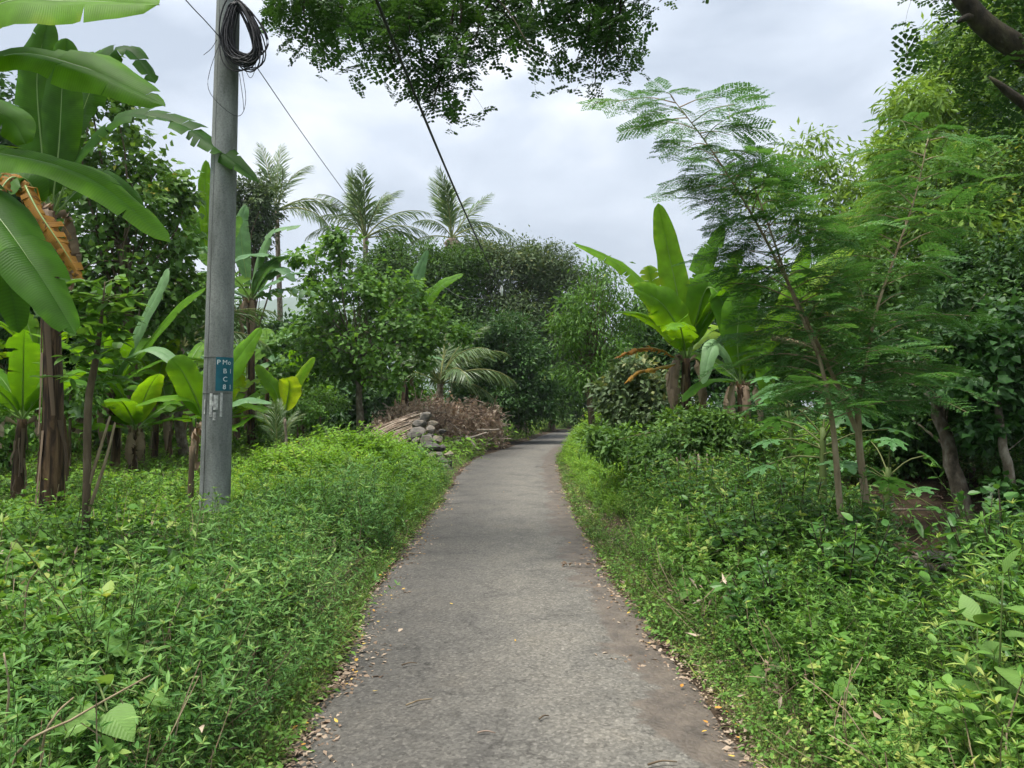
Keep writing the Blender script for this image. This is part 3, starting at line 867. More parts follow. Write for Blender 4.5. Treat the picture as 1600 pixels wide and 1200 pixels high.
def scatter(g, temps, xy, rng, smin=.8, smax=1.2, tint=0.0, tsd=.1, tilt=.12, zoff=0.0, sc=None):
    xy = np.asarray(xy)
    if len(xy) == 0:
        return
    hole = vnoise(xy[:, 0], xy[:, 1], 2.2, 21) + .5 * vnoise(xy[:, 0], xy[:, 1], 5.0, 22) < -.80
    if sc is not None:
        sc = sc[~hole]
    xy = xy[~hole]
    pick = rng.integers(0, len(temps), len(xy))
    patch = .17 * vnoise(xy[:, 0], xy[:, 1], .9, 12) + .08 * vnoise(xy[:, 0], xy[:, 1], 2.6, 14)
    for k, T in enumerate(temps):
        m = pick == k
        n = m.sum()
        if not n:
            continue
        p = xy[m]
        s = rng.uniform(smin, smax, n)
        if sc is not None:
            s = s * sc[m]
        s = s * (1 + .28 * vnoise(p[:, 0], p[:, 1], 1.3, 15) + .14 * vnoise(p[:, 0], p[:, 1], 3.1, 16))
        u_, _ = px_of(p[:, 0], p[:, 1], 0)
        s = s * np.where((u_ > 1365) & (u_ < 1530) & (p[:, 1] > 3.2) & (p[:, 1] < 10.5), np.where(p[:, 1] < 4.8, .6, .3), 1.0)   # trampled path down to the gully
        s = s * np.where((u_ > 640) & (u_ < 720) & (p[:, 1] > 16.5) & (p[:, 1] < 20.5), .35, 1.0)     # kept short beside the stones
        R = np.stack([rng.normal(0, tilt, n), rng.normal(0, tilt, n), rng.uniform(0, 6.28, n)], -1)
        P = np.stack([p[:, 0], p[:, 1], ground(p[:, 0], p[:, 1]) + zoff], -1)
        g.rows.append((T, P, R, s, tint + rng.normal(0, tsd, n) + patch[m]))


def wedge(n, d0, d1, side, rng, x_in=None, pw=1.0, mx=.86):
    """Points seen by the camera (plus a margin), d0..d1 metres ahead on one side of the lane;
    pw=1 gives an even density per metre of depth times width, higher pw more near ones."""
    u = rng.uniform(0, 1, n)
    if pw == 1.0:
        y = np.sqrt(d0 * d0 + u * (d1 * d1 - d0 * d0))
    else:
        y = d0 * (d1 / d0) ** u
    w0 = LW if x_in is None else x_in
    lim = y * mx + 1.2
    inner = w0
    v = rng.uniform(0, 1, n)
    off = inner + v * np.maximum(lim - inner, .3)
    x = lane_c(y) + side * off
    return np.stack([x, y], -1), off - LW


def px_of(x, y, z):
    return CX + F_PX * x / y, 635 - F_PX * (z - CAM_H) / y


def clear_of_lane(p, m=.02):
    d = np.abs(p[:, 0] - lane_c(p[:, 1]))
    left = p[:, 0] < lane_c(p[:, 1])
    wid = LW + np.where(left, np.interp(p[:, 1], [0, 13, 18, 24, 30], [0, .02, .32, .45, .1]), 0)
    return d > wid + m


def gully(p):
    return np.exp(-((p[:, 0] - 5.2) / 1.3) ** 2 - ((p[:, 1] - 9.0) / 2.0) ** 2) > .35


UR = np.random.default_rng(21)


def undergrowth():
    rng = UR
    # --- left: tall narrow-leaved weeds along the lane
    g = Field()
    xy, off = wedge(8500, 1.6, 16, -1, rng, LW - .02, 2)
    keep = (off < np.interp(xy[:, 1], [2, 3.5, 6, 9], [.45, .75, 1.3, 1.9]) + .45 * vnoise(xy[:, 0], xy[:, 1], 1.1, 3)) & (off > .05 + .10 * vnoise(xy[:, 1], xy[:, 1] * 0, 1.7, 9)) & (rng.uniform(0, 1, len(xy)) < .85)
    xy, off = xy[keep], off[keep]
    near = xy[:, 1] < 8
    sc = np.interp(off, [0, .2, .6, 1.2, 3], [.45, .75, 1.0, .8, .55]) * np.interp(xy[:, 1], [2, 4, 6], [.75, .95, 1.1])
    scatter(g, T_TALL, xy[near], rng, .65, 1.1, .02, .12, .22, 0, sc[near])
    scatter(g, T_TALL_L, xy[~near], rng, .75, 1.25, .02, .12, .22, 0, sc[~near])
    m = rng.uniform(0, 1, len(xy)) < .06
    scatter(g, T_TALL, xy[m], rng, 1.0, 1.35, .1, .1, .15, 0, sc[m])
    tag_stuff(g.build('narrow_leaf_weeds', [M['weed_blue'], M['stem']]), 'knee-high narrow-leaved weeds along the left edge of the lane', 'weeds')
    # --- left: broad heart-shaped creepers towards the field
    g = Field()
    xy, off = wedge(9000, 1.6, 13, -1, rng, LW + .1, 2)
    m = (off > .45) & (rng.uniform(0, 1, len(xy)) < np.clip((off - .2) / 1.2, 0, 1))
    xy, off = xy[m], off[m]
    near = xy[:, 1] < 6.5
    scatter(g, T_HEART, xy[near], rng, .7, 1.7, .04, .16, .25)
    scatter(g, T_HEART_L, xy[~near], rng, .8, 1.4, -.02, .12, .2)
    xy, off = wedge(2200, 2, 12, -1, rng, LW + .6, 2)
    scatter(g, T_BROAD, xy, rng, .5, 1.15, -.05, .14, .2)
    xy, off = wedge(900, 1.8, 10, -1, rng, LW + .7, 2)
    m = vnoise(xy[:, 0], xy[:, 1], 1.5, 31) > .15
    scatter(g, T_HEART, xy[m], rng, 1.2, 1.9, .04, .14, .25)
    scatter(g, T_GRASS, xy[~m], rng, .7, 1.5, .05, .14, .2)
    xy, off = wedge(420, 2.2, 14, -1, rng, LW + .5, 2)
    scatter(g, T_SHRUB, xy, rng, .45, .95, -.08, .14, .2)
    tag_stuff(g.build('broad_leaf_creepers', [M['weed'], M['stem']]), 'broad-leaved green creepers covering the ground left of the lane', 'ground cover')
    # --- left: bright fine-leaved mound beside the stone heap
    g = Field()
    n = 5200
    yy = rng.uniform(9.5, 19, n); off = np.abs(rng.normal(0, 1.4, n))
    xx = lane_c(yy) - LW - .1 - np.interp(yy, [0, 13, 18, 24], [0, .02, .3, .4]) - off
    xy = np.stack([xx, yy], -1)
    hgt = np.interp(off, [0, .4, 1.3, 3.5], [.4, 1.3, 2.5, 1.0]) * np.interp(yy, [9.5, 12, 16, 18, 19], [.5, 1.0, .9, .45, .3])
    scatter(g, T_FINE, xy, rng, .7, 1.2, .06, .1, .25, 0, hgt)
    tag_stuff(g.build('fine_leaf_mound', [M['fresh'], M['stem']]), 'bright green mound of fine-leaved plants in front of the stone heap', 'plants')
    # --- left: low field cover under the bananas
    g = Field()
    xy, off = wedge(9000, 8, 34, -1, rng, LW + .5, 2)
    m = off > .6
    scatter(g, T_LOW, xy[m], rng, 1.0, 2.0, .05, .12, .2, 0, np.interp(xy[m][:, 1], [8, 15, 34], [1, 1.3, 2.2]))
    xy, off = wedge(2300, 8, 34, -1, rng, LW + 1.2, 2)
    scatter(g, T_HEART_L, xy, rng, .7, 1.3, .08, .12, .2, 0, np.interp(xy[:, 1], [8, 34], [1, 1.6]))
    xy, off = wedge(1600, 8, 30, -1, rng, LW + .8, 2)
    scatter(g, T_LANCE_L, xy, rng, .5, 1.0, .1, .12, .2)
    tag_stuff(g.build('field_cover', [M['fresh'], M['stem']]), 'low light green ground cover under the banana plants', 'ground cover')
    # --- right: weeds on the slope beside the lane
    g = Field()
    xy, off = wedge(10500, 1.5, 15, 1, rng, LW - .02, 2)
    m = (off > .14 + .1 * vnoise(xy[:, 1], xy[:, 1] * 0, 1.5, 4)) & ~gully(xy) & (off < 4.5)
    xy, off = xy[m], off[m]
    near = xy[:, 1] < 7
    sc = np.interp(off, [0, .25, .7, 1.4, 3], [.3, .55, .9, 1.1, 1.0])
    r = rng.uniform(0, 1, len(xy))
    a = near & (r < .6)
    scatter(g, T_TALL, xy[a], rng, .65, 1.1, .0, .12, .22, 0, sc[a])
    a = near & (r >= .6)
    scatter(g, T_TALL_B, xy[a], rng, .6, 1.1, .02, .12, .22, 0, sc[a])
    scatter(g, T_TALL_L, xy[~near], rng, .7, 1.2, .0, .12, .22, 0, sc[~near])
    xy, off = wedge(700, 1.8, 11, 1, rng, LW + .4, 2)
    m = (vnoise(xy[:, 0], xy[:, 1], 1.3, 33) > .1) & ~gully(xy)
    scatter(g, T_HEART, xy[m], rng, 1.2, 1.8, .0, .14, .25)
    scatter(g, T_GRASS, xy[~m], rng, .8, 1.6, .05, .14, .2)
    tag_stuff(g.build('roadside_weeds', [M['weed'], M['stem']]), 'dense green weeds on the right-hand verge of the lane', 'weeds')
    # --- right: small-leaved shrubs further out
    g = Field()
    xy, off = wedge(3200, 2.2, 14, 1, rng, LW + .7, 2)
    m = ~gully(xy) & (off > .9)
    xy, off = xy[m], off[m]
    near = xy[:, 1] < 7
    sc = np.interp(off, [.7, 1.4, 4], [.75, 1.2, 1.2])
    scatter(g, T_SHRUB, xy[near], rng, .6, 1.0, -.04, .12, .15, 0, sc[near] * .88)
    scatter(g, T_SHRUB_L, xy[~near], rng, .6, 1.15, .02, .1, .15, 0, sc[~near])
    tag_stuff(g.build('small_leaf_thicket', [M['shrub'], M['stem']]), 'thicket of small-leaved bushes right of the lane', 'bushes')
    # --- right, further along: bright bank at the bend
    g = Field()
    n = 3600
    yy = rng.uniform(11, 34, n); off = rng.gamma(2, .7, n)
    xx = lane_c(yy) + LW + .15 + off
    hgt = np.interp(off, [0, .6, 2], [.6, 1.3, 2.4]) * np.interp(yy, [11, 20, 34], [.9, 1.2, 1.5])
    scatter(g, T_FINE, np.stack([xx, yy], -1), rng, .7, 1.2, .02, .12, .25, 0, hgt)
    yy = rng.uniform(16, 60, 1500); off = rng.gamma(2, .9, 1500)
    xx = lane_c(yy) - LW - .3 - np.interp(yy, [0, 13, 18, 24, 30], [0, .02, .32, .45, .1]) - off
    scatter(g, T_LOW, np.stack([xx, yy], -1), rng, 1.5, 3.2, .12, .12, .2)
    tag_stuff(g.build('bend_verge_plants', [M['fresh'], M['stem']]), 'light green plants crowding the verge where the lane bends', 'plants')
    # --- grass fringe and litter at both edges
    g = Field()
    for side in (-1, 1):
        yy = 1.5 * (26 / 1.5) ** rng.uniform(0, 1, 2600)
        off = np.abs(rng.normal(.06, .10 if side < 0 else .15, 2600))
        wl_ = np.interp(yy, [0, 13, 18, 24, 30], [0, .02, .32, .45, .1]) if side < 0 else 0
        xx = lane_c(yy) + side * (LW + wl_ + off - .03)
        scatter(g, T_LOW if side < 0 else T_LOW, np.stack([xx, yy], -1)[:1500], rng, .4, .9, .1, .14, .3)
        scatter(g, T_GRASS, np.stack([xx, yy], -1)[1500:2600 if side < 0 else 1900], rng, .2, .5, .2, .2, .3)
    tag_stuff(g.build('grass_fringe', [M['weed'], M['stem']]), 'short yellowish grass fringing both lane edges', 'grass')
    g = Field()
    for side, cnt in ((-1, 520), (1, 380)):
        xy, off = wedge(cnt, 1.6, 14, side, rng, LW + .15, 2)
        scatter(g, T_STRAW, xy, rng, .6, 1.5, 0, .2, .3)
    tag_stuff(g.build('dry_stems', [M['dry_leaf'], M['bark_pale']]), 'thin dry brown stems and straw tangled in the weeds on both verges', 'dry stems')
    g = Field()
    for side in (-1, 1):
        yy = 1.5 * (22 / 1.5) ** rng.uniform(0, 1, 2000)
        off = rng.normal(.10 if side < 0 else .16, .17, 2000)
        wl_ = np.interp(yy, [0, 13, 18, 24, 30], [0, .02, .32, .45, .1]) if side < 0 else 0
        scatter(g, T_LITTER, np.stack([lane_c(yy) + side * (LW + wl_ + off), yy], -1), rng, .6, 1.1, 0, .2, .05, .012)
    n = 420
    scatter(g, T_LITTER, np.stack([rng.normal(5.3, 1.1, n), rng.normal(9.6, 1.6, n)], -1), rng, .8, 1.6, -.2, .2, .2, .012)
    tag_stuff(g.build('leaf_litter', [M['dry_leaf'], M['stem']]), 'dry brown leaf litter along both edges of the asphalt', 'litter')


def tag_stuff(o, label, cat):
    tag(o, label, cat)
    o['kind'] = 'stuff'
    return o


undergrowth()

# ------------------------------------------------------------------ trees
def blob(px, py, rx, ry, Y, dz=None):
    """Crown lobe seen at a pixel, Y metres away, with pixel radii turned into metres."""
    s = Y / F_PX
    r = np.array([rx * s, (dz if dz else (rx + ry) * .5 * s), ry * s])
    return at(px, py, Y), r


def crown(g, blobs, L, T, rng, dens=3.0, per=45, clump=.0, tint=.4, csd=.11, lsd=.12, droop=.35, larea=.22, flat=.65, upw=.8):
    cents = []
    more = []
    for c, r in blobs:
        for _ in range(2):
            d = rand_dir(1, rng, -.2, 1)[0]
            more.append((c + d * r * 1.02, r * rng.uniform(.28, .45)))
    for c, r in list(blobs) + more:
        A = math.pi * r[0] * r[2]
        n = 2.6 * dens * A / (larea * L * L)
        k = max(5, int(n / per))
        d = rand_dir(k, rng)
        rad = .42 + .60 * rng.uniform(0, 1, k) ** .6
        C = c + d * r * rad[:, None]
        C += rng.normal(0, 1, (k, 3)) * r * .06
        cr_ = (clump if clump else .30 * float(np.mean(r)) + L) * rng.uniform(.6, 1.3, k)
        ci = np.repeat(np.arange(k), per)
        o = rng.normal(0, .5, (k * per, 3)) * np.array([1, 1, flat])
        P = C[ci] + o * cr_[ci][:, None]
        out = norm(P - c)
        D = norm(norm(o) * .8 + out * .35 + rng.normal(0, .55, o.shape) + np.array([0, 0, -droop]))
        N = norm(out * .5 + np.array([0, 0, upw]) + rng.normal(0, .45, o.shape))
        sz = L * rng.uniform(.6, 1.3, len(P))
        tn = tint + np.repeat(rng.normal(0, csd, k), per) + rng.normal(0, lsd, len(P))
        tp = T if isinstance(T, list) else [T]
        B = basis(D, N) * sz[:, None, None]
        which = rng.integers(0, len(tp), len(P))
        for q_, t_ in enumerate(tp):
            m = which == q_
            g.inst(t_, B[m], P[m], tn[m], 0)
        cents.append(C)
    return np.vstack(cents)


def limbs(g, trunk, cents, r0, rng, frac=.5, sides=4):
    m = rng.uniform(0, 1, len(cents)) < frac
    cs = cents[m]
    for c in cs[:60]:
        i = rng.integers(int(len(trunk) * .55), len(trunk))
        a = trunk[i]
        L = np.linalg.norm(c - a)
        mid = a * .5 + c * .5 + np.array([0, 0, .12 * L]) + rng.normal(0, .06 * L, 3)
        r = min(r0 * rng.uniform(.10, .24), .05)
        tube(g, spline([a, mid, c], 6), np.linspace(r, r * .2, 6), sides, 0, .5, False)


def tree(name, label, cat, trunk_px, blobs, L, T, mat, seed, bark='bark', r=(.16, .06), dens=3.0, per=45, group=None, clump=0.0, tint=.4, csd=.11, droop=.35, larea=.22, frac=.25, lsd=.12):
    """trunk_px: [(px, py, Y), ...] from the foot up; the foot is dropped onto the ground."""
    rng = np.random.default_rng(seed)
    pts = [at(*p) for p in trunk_px]
    pts[0][2] = float(ground(pts[0][0], pts[0][1]))
    root = thing(name, label, cat, pts[0], group)
    low = pts[0] - np.array([0, 0, .15])
    tr_ = spline([low] + pts[1:] if len(pts) > 2 else [low, (low + pts[1]) / 2 + rng.normal(0, .03, 3), pts[1]], 14)
    tr_[2:-1] += rng.normal(0, r[0] * .12, (11, 3)) * np.array([1, 1, 0])
    rad = np.linspace(r[0], r[1], 14); rad[0] *= 1.35; rad[1] *= 1.1
    g = Geo(); tube(g, tr_, rad, 9)
    g.build('trunk', M[bark], root, True)
    g = Geo()
    cents = crown(g, blobs, L, T, rng, dens, per, clump, tint, csd, lsd, droop, larea)
    gl = Geo(); limbs(gl, tr_, cents, r[0], rng, frac)
    gl.build('limbs', M[bark], root, True)
    g.build('crown', M[mat], root, False, 'stuff')
    return root


B = blob
# --- the lane's far end and middle distance
tree('mango_tree', 'dark green round tree in front of the two middle palms', 'tree', [(640, 655, 38), (645, 520, 38)],
     [B(640, 440, 62, 52, 38), B(600, 425, 38, 36, 38), B(690, 430, 52, 46, 38.5), B(620, 510, 62, 50, 38), B(700, 510, 60, 55, 38)], .21, L_DIA, 'mid', 101, r=(.3, .12), dens=2.6, tint=.3, csd=.15)
tree('olive_leaf_tree', 'large grey-green tree with the tallest crown behind the lane bend', 'tree', [(815, 662, 41), (810, 540, 41)],
     [B(795, 430, 68, 52, 41), B(745, 405, 36, 32, 41), B(850, 420, 48, 40, 41), B(885, 455, 42, 46, 41), B(790, 510, 80, 56, 40), B(870, 520, 55, 55, 41)], .19, L_DIA, 'olive', 102, r=(.4, .15), dens=2.6, csd=.16, tint=.6)
tree('shade_tree', 'low dark glossy tree drooping over the brush heap', 'tree', [(775, 668, 34), (770, 590, 34)],
     [B(750, 570, 48, 48, 34), B(790, 545, 46, 52, 34), B(825, 590, 46, 50, 34), B(765, 625, 46, 36, 33.5), B(820, 635, 40, 28, 33.5), B(730, 610, 30, 40, 34)], .20, L_DIA, 'dark', 103, r=(.25, .1), dens=2.8, tint=.5, csd=.15)
tree('roadside_tree', 'dark tree at the very end of the lane, left of the bend', 'tree', [(862, 664, 50), (862, 580, 50)],
     [B(862, 560, 42, 52, 50), B(868, 615, 34, 40, 49), B(905, 560, 42, 60, 56), B(915, 620, 40, 42, 58)], .32, L_DIA, 'mid', 104, r=(.25, .1), dens=3.2, tint=.32)
tree('rambutan_tree', 'light green leafy tree right where the lane disappears', 'tree', [(925, 668, 24), (922, 560, 24)],
     [B(905, 480, 40, 34, 24), B(945, 450, 38, 40, 24.5), B(885, 520, 30, 32, 24), B(935, 525, 44, 40, 24), B(975, 490, 36, 44, 25), B(915, 575, 40, 34, 24), B(965, 575, 40, 40, 24)], .20, L_LANCE_LOW, 'bright', 105, r=(.14, .06), dens=.9, tint=.42, droop=.6, larea=.13, per=26, csd=.16)
tree('pale_leaf_shrub', 'pale silvery shrub below the right-hand banana plant', 'shrub', [(1005, 670, 16), (1005, 620, 16)],
     [B(1000, 600, 42, 36, 16), B(1040, 635, 34, 28, 15.6), B(960, 625, 34, 32, 16), B(985, 650, 40, 24, 15.6)], .15, L_OVATE_LOW, 'olive', 106, r=(.07, .03), dens=2.4, tint=.72, larea=.26)
tree('dark_backdrop_tree', 'dark tree filling the gap behind the right-hand banana clump', 'tree', [(1090, 660, 26), (1090, 540, 26)],
     [B(1010, 560, 60, 60, 27), B(1090, 570, 70, 70, 26), B(1190, 560, 80, 80, 25), B(1130, 500, 60, 50, 27), B(1030, 500, 40, 40, 28)], .22, L_DIA, 'dark', 107, r=(.2, .08), dens=3.0, tint=.42)
# --- behind the left plantation
tree('heart_leaf_tree', 'tall heart-leaved tree rising behind the foreground banana leaves', 'tree', [(215, 705, 17), (205, 560, 17), (190, 380, 17)],
     [B(160, 200, 62, 58, 17), B(215, 290, 62, 62, 17), B(260, 350, 52, 60, 17), B(150, 330, 62, 70, 17.3), B(190, 430, 82, 62, 17), B(270, 450, 52, 62, 17), B(120, 450, 60, 60, 17), B(150, 120, 24, 30, 17), B(200, 520, 90, 40, 17.5)],
     .17, [L_HEART_LOW], 'mid', 108, r=(.17, .07), dens=1.5, tint=.5, larea=.38, per=30)
tree('dark_corner_tree', 'dark tree behind the leftmost banana leaves', 'tree', [(20, 705, 20), (20, 500, 20)],
     [B(20, 260, 70, 90, 20), B(50, 400, 80, 90, 20), B(-30, 450, 90, 120, 20), B(70, 520, 80, 60, 20), B(-60, 200, 90, 120, 20)], .19, L_HEART_LOW, 'dark', 109, r=(.2, .08), dens=2.6, tint=.4, larea=.36)
tree('grey_crowned_tree', 'small grey-green tree right of the pole below the first palm', 'tree', [(395, 668, 36), (395, 450, 36)],
     [B(395, 320, 38, 40, 36), B(385, 375, 34, 40, 36), B(360, 350, 40, 45, 36)], .24, L_DIA, 'olive', 110, r=(.2, .08), dens=2.8, tint=.5)
bg_rows = [(-40, 560, 110, 110, 40, 'dark tree at the far left edge behind the plantation'), (110, 565, 105, 100, 42, 'dark tree in the row behind the sapling'),
           (235, 560, 95, 90, 44, 'dark tree seen between the sapling and the pole'), (345, 545, 80, 95, 41, 'dark tree hidden behind the concrete pole'),
           (450, 560, 75, 62, 43, 'dark tree below the gap that shows the hills'), (535, 570, 70, 80, 40, 'dark tree behind the trunk of the heart-leaved tree by the brush heap')]
for k, (px, py, rx, ry, Yd, lab) in enumerate(bg_rows):
    tree('plantation_tree', lab, 'tree', [(px, 672, Yd), (px, 590, Yd)],
         [B(px - rx * .35, py - ry * .2, rx * .6, ry * .6, Yd), B(px + rx * .4, py - ry * .1, rx * .55, ry * .62, Yd), B(px, py + ry * .45, rx * .9, ry * .55, Yd - .5), B(px, py - ry * .45, rx * .5, ry * .5, Yd)],
         .34, L_DIA, ['dark', 'mid'][k % 2], 120 + k, r=(.22, .09), dens=2.6, tint=.34, group='trees behind the plantation')
for k, (px, Yd, w, h, lab) in enumerate([(-60, 30, 130, 52, 'low thicket at the far left edge of the plantation floor'), (60, 33, 100, 46, 'low thicket behind the foreground brown trunk'), (150, 29, 80, 40, 'low thicket behind the sapling'), (240, 31, 80, 44, 'low thicket between the sapling and the pole'),
        (330, 33, 70, 44, 'low thicket behind the pole base'), (410, 30, 60, 40, 'low thicket right of the pole base'), (490, 33, 60, 44, 'low thicket behind the fence stakes'), (560, 31, 60, 40, 'low thicket behind the heart-leaved trunk'), (640, 33, 60, 48, 'low thicket behind the stick stack')]):
    tree('understory_shrub', lab, 'shrub', [(px, 680, Yd), (px, 650, Yd)], [B(px - w * .4, 645, w * .55, h, Yd), B(px + w * .4, 650, w * .6, h * .8, Yd), B(px, 630, w * .6, h * .8, Yd + .5)],
         .24, L_OVATE_LOW, ['mid', 'dark', 'bright'][k % 3], 160 + k, r=(.06, .03), dens=1.5, tint=.38, larea=.26, group='shrubs on the plantation floor')
tree('sea_hibiscus_tree', 'spreading heart-leaved tree left of the brush heap', 'tree', [(566, 694, 25), (562, 640, 25), (560, 590, 25), (548, 530, 25)],
     [B(560, 450, 66, 32, 25), B(505, 470, 48, 36, 25), B(640, 500, 60, 32, 25), B(575, 540, 84, 36, 24.6), B(480, 540, 46, 34, 25), B(690, 525, 34, 26, 25), B(500, 400, 38, 24, 25.3), B(545, 385, 30, 20, 25), B(620, 460, 46, 28, 25.3), B(610, 580, 60, 22, 24.5), B(455, 590, 34, 22, 25), B(520, 585, 50, 22, 25)],
     .19, L_HEART_LOW, 'bright', 111, bark='bark_grey', r=(.15, .06), dens=1.15, per=22, tint=.42, larea=.38, csd=.14)
# --- right-hand wall of trees
tree('leaning_tree', 'dark tree with a leaning vine-covered trunk beside the gully', 'tree', [(1522, 872, 9.6), (1500, 765, 9.7), (1468, 660, 9.9), (1440, 560, 10.2)],
     [B(1500, 500, 80, 66, 11), B(1410, 560, 66, 60, 11.3), B(1570, 560, 70, 80, 11), B(1560, 430, 66, 60, 11.4), B(1470, 620, 70, 56, 10.6), B(1640, 480, 80, 90, 11), B(1540, 660, 60, 46, 10.8), B(1420, 690, 60, 50, 11.5), B(1350, 620, 50, 50, 12), B(1400, 640, 44, 40, 9.6), B(1560, 620, 50, 46, 9.4), B(1455, 560, 46, 40, 9.7)],
     .105, L_OVATE_LOW, 'dark', 131, bark='bark_grey', r=(.13, .05), dens=2.4, tint=.46, larea=.26, csd=.13, frac=.03)
tree('lichen_trunk_tree', 'slender tree with pale lichen-spotted trunk at the right edge', 'tree', [(1588, 828, 9.0), (1576, 750, 9.0), (1566, 680, 9.0), (1550, 560, 9.3)],
     [B(1590, 640, 46, 40, 9.3), B(1530, 670, 44, 30, 9.4), B(1640, 600, 70, 80, 9.6), B(1580, 520, 56, 50, 9.8), B(1548, 548, 44, 40, 9.1), B(1530, 600, 34, 30, 9.0)], .11, L_HEART_LOW, 'shrub', 132, bark='bark_grey', r=(.07, .035), dens=1.7, tint=.34, larea=.38, frac=.05)
tree('glossy_leaf_tree', 'tall glossy small-leaved tree behind the feathery saplings', 'tree', [(1490, 705, 14.5), (1485, 560, 14.5), (1475, 320, 14.5)],
     [B(1480, 320, 80, 72, 14.5), B(1560, 300, 84, 90, 14.5), B(1410, 420, 66, 62, 14.5), B(1500, 430, 84, 62, 14.2), B(1590, 420, 80, 80, 14.2), B(1640, 260, 80, 110, 14.5), B(1700, 480, 80, 110, 14.5), B(1720, 620, 80, 80, 14), B(1400, 500, 66, 56, 14.6), B(1330, 500, 70, 60, 15.5)],
     .12, L_OVATE_LOW, 'mid', 133, bark='bark_dark', r=(.16, .08), dens=1.9, tint=.55, larea=.26, csd=.14)
tree('gap_filler_tree', 'mid-green tree between the banana clump and the feathery saplings', 'tree', [(1290, 672, 18), (1290, 560, 18)],
     [B(1270, 480, 70, 66, 18), B(1340, 420, 66, 60, 18.5), B(1230, 560, 66, 56, 18), B(1310, 580, 80, 60, 17.5), B(1390, 560, 60, 80, 18)], .17, L_OVATE_LOW, 'mid', 134, r=(.16, .07), dens=2.4, tint=.3, larea=.26)
tree('gully_thicket', 'dark leafy thicket behind the earth bank of the gully', 'shrub', [(1440, 770, 13), (1440, 720, 13)],
     [B(1380, 700, 66, 46, 13), B(1470, 720, 70, 46, 13), B(1560, 710, 70, 60, 13), B(1310, 720, 50, 46, 13), B(1620, 730, 50, 70, 12.5), B(1240, 690, 60, 46, 14.5), B(1180, 650, 60, 50, 16)], .13, L_OVATE_LOW, 'dark', 135, r=(.08, .04), dens=2.6, tint=.3, larea=.26)
tree('vine_mound', 'mound of heart-leaved vines below the lichen-spotted trunk', 'vine', [(1560, 890, 8.6), (1558, 830, 8.6)],
     [B(1560, 860, 46, 46, 8.6, .4), B(1610, 850, 46, 60, 8.6, .4), B(1515, 880, 26, 26, 8.5, .3), B(1590, 800, 40, 36, 8.8, .4)], .075, L_HEART, 'shrub', 136, r=(.03, .02), dens=2.4, tint=.34, larea=.45, per=24)
tree('mounded_shrub', 'spreading green shrub over the old brown stump right of the lane', 'shrub', [(1110, 775, 11.5), (1105, 720, 11.5)],
     [B(1060, 690, 56, 28, 11.5), B(1130, 690, 66, 34, 11.5), B(990, 700, 48, 24, 11.8), B(1190, 705, 40, 28, 11.3), B(1090, 665, 60, 20, 11.8), B(950, 690, 36, 22, 12.5), B(1030, 725, 50, 20, 11.2), B(1170, 735, 40, 18, 11)],
     .10, L_OVATE_LOW, 'mid', 137, r=(.07, .03), dens=2.2, tint=.42, larea=.26, csd=.14)


def bamboo(name, label, foot, blobs, seed, n_culm, L=.19, dens=1.5):
    rng = np.random.default_rng(seed)
    f = at(*foot); f[2] = float(ground(f[0], f[1]))
    root = thing(name, label, 'bamboo', f)
    g = Geo()
    cents = crown(g, blobs, L, L_DIA_N, rng, dens, 16, .0, .55, .12, .12, .75, .13)
    for k in range(n_culm):
        c, r = blobs[k % len(blobs)]
        tip = c + rand_dir(1, rng)[0] * r * .9
        b = f + np.append(rng.normal(0, .35, 2), -.1)
        mid = np.array([b[0] * .75 + tip[0] * .25, b[1] * .75 + tip[1] * .25, b[2] + (tip[2] - b[2]) * .72])
        cu = spline([b, mid, tip], 12)
        gc = Geo(); tube(gc, cu, np.linspace(.035, .006, 12), 6)
        gc.build('culm', M['stem'], root, True)
    gt = Geo()
    for c in cents[::3]:
        a = c + np.append(rng.normal(0, .25, 2), -rng.uniform(.2, .6))
        tube(gt, spline([a, (a + c) / 2 + [0, 0, .08], c], 4), .004, 3, 0, .5, False)
    gt.build('twigs', M['stem'], root, False, 'stuff')
    g.build('foliage', M['bamboo'], root, False, 'stuff')
    return root


bamboo('bamboo_clump', 'tall feathery bamboo clump filling the upper right corner', (1560, 690, 18),
       [B(1440, 250, 60, 56, 17), B(1500, 150, 66, 60, 17), B(1560, 70, 66, 62, 17), B(1410, 330, 62, 50, 17), B(1570, 180, 70, 66, 17), B(1620, 20, 70, 80, 17), B(1480, 80, 34, 44, 17), B(1370, 360, 40, 36, 17.5), B(1500, 260, 60, 50, 17), B(1400, 240, 34, 40, 16), B(1430, 160, 34, 40, 16), B(1580, 300, 60, 50, 15.5), B(1500, 350, 60, 44, 13.9), B(1590, 380, 50, 44, 13.6)], 141, 9, .22, 2.0)
bamboo('bamboo_clump', 'distant pale bamboo tips between the saplings and the upper right clump', (1300, 665, 24),
       [B(1255, 250, 40, 34, 23), B(1320, 290, 46, 36, 23), B(1210, 300, 40, 34, 23), B(1290, 350, 60, 40, 23), B(1370, 270, 40, 46, 23), B(1350, 350, 50, 40, 23)], 142, 6, .26, 1.1)


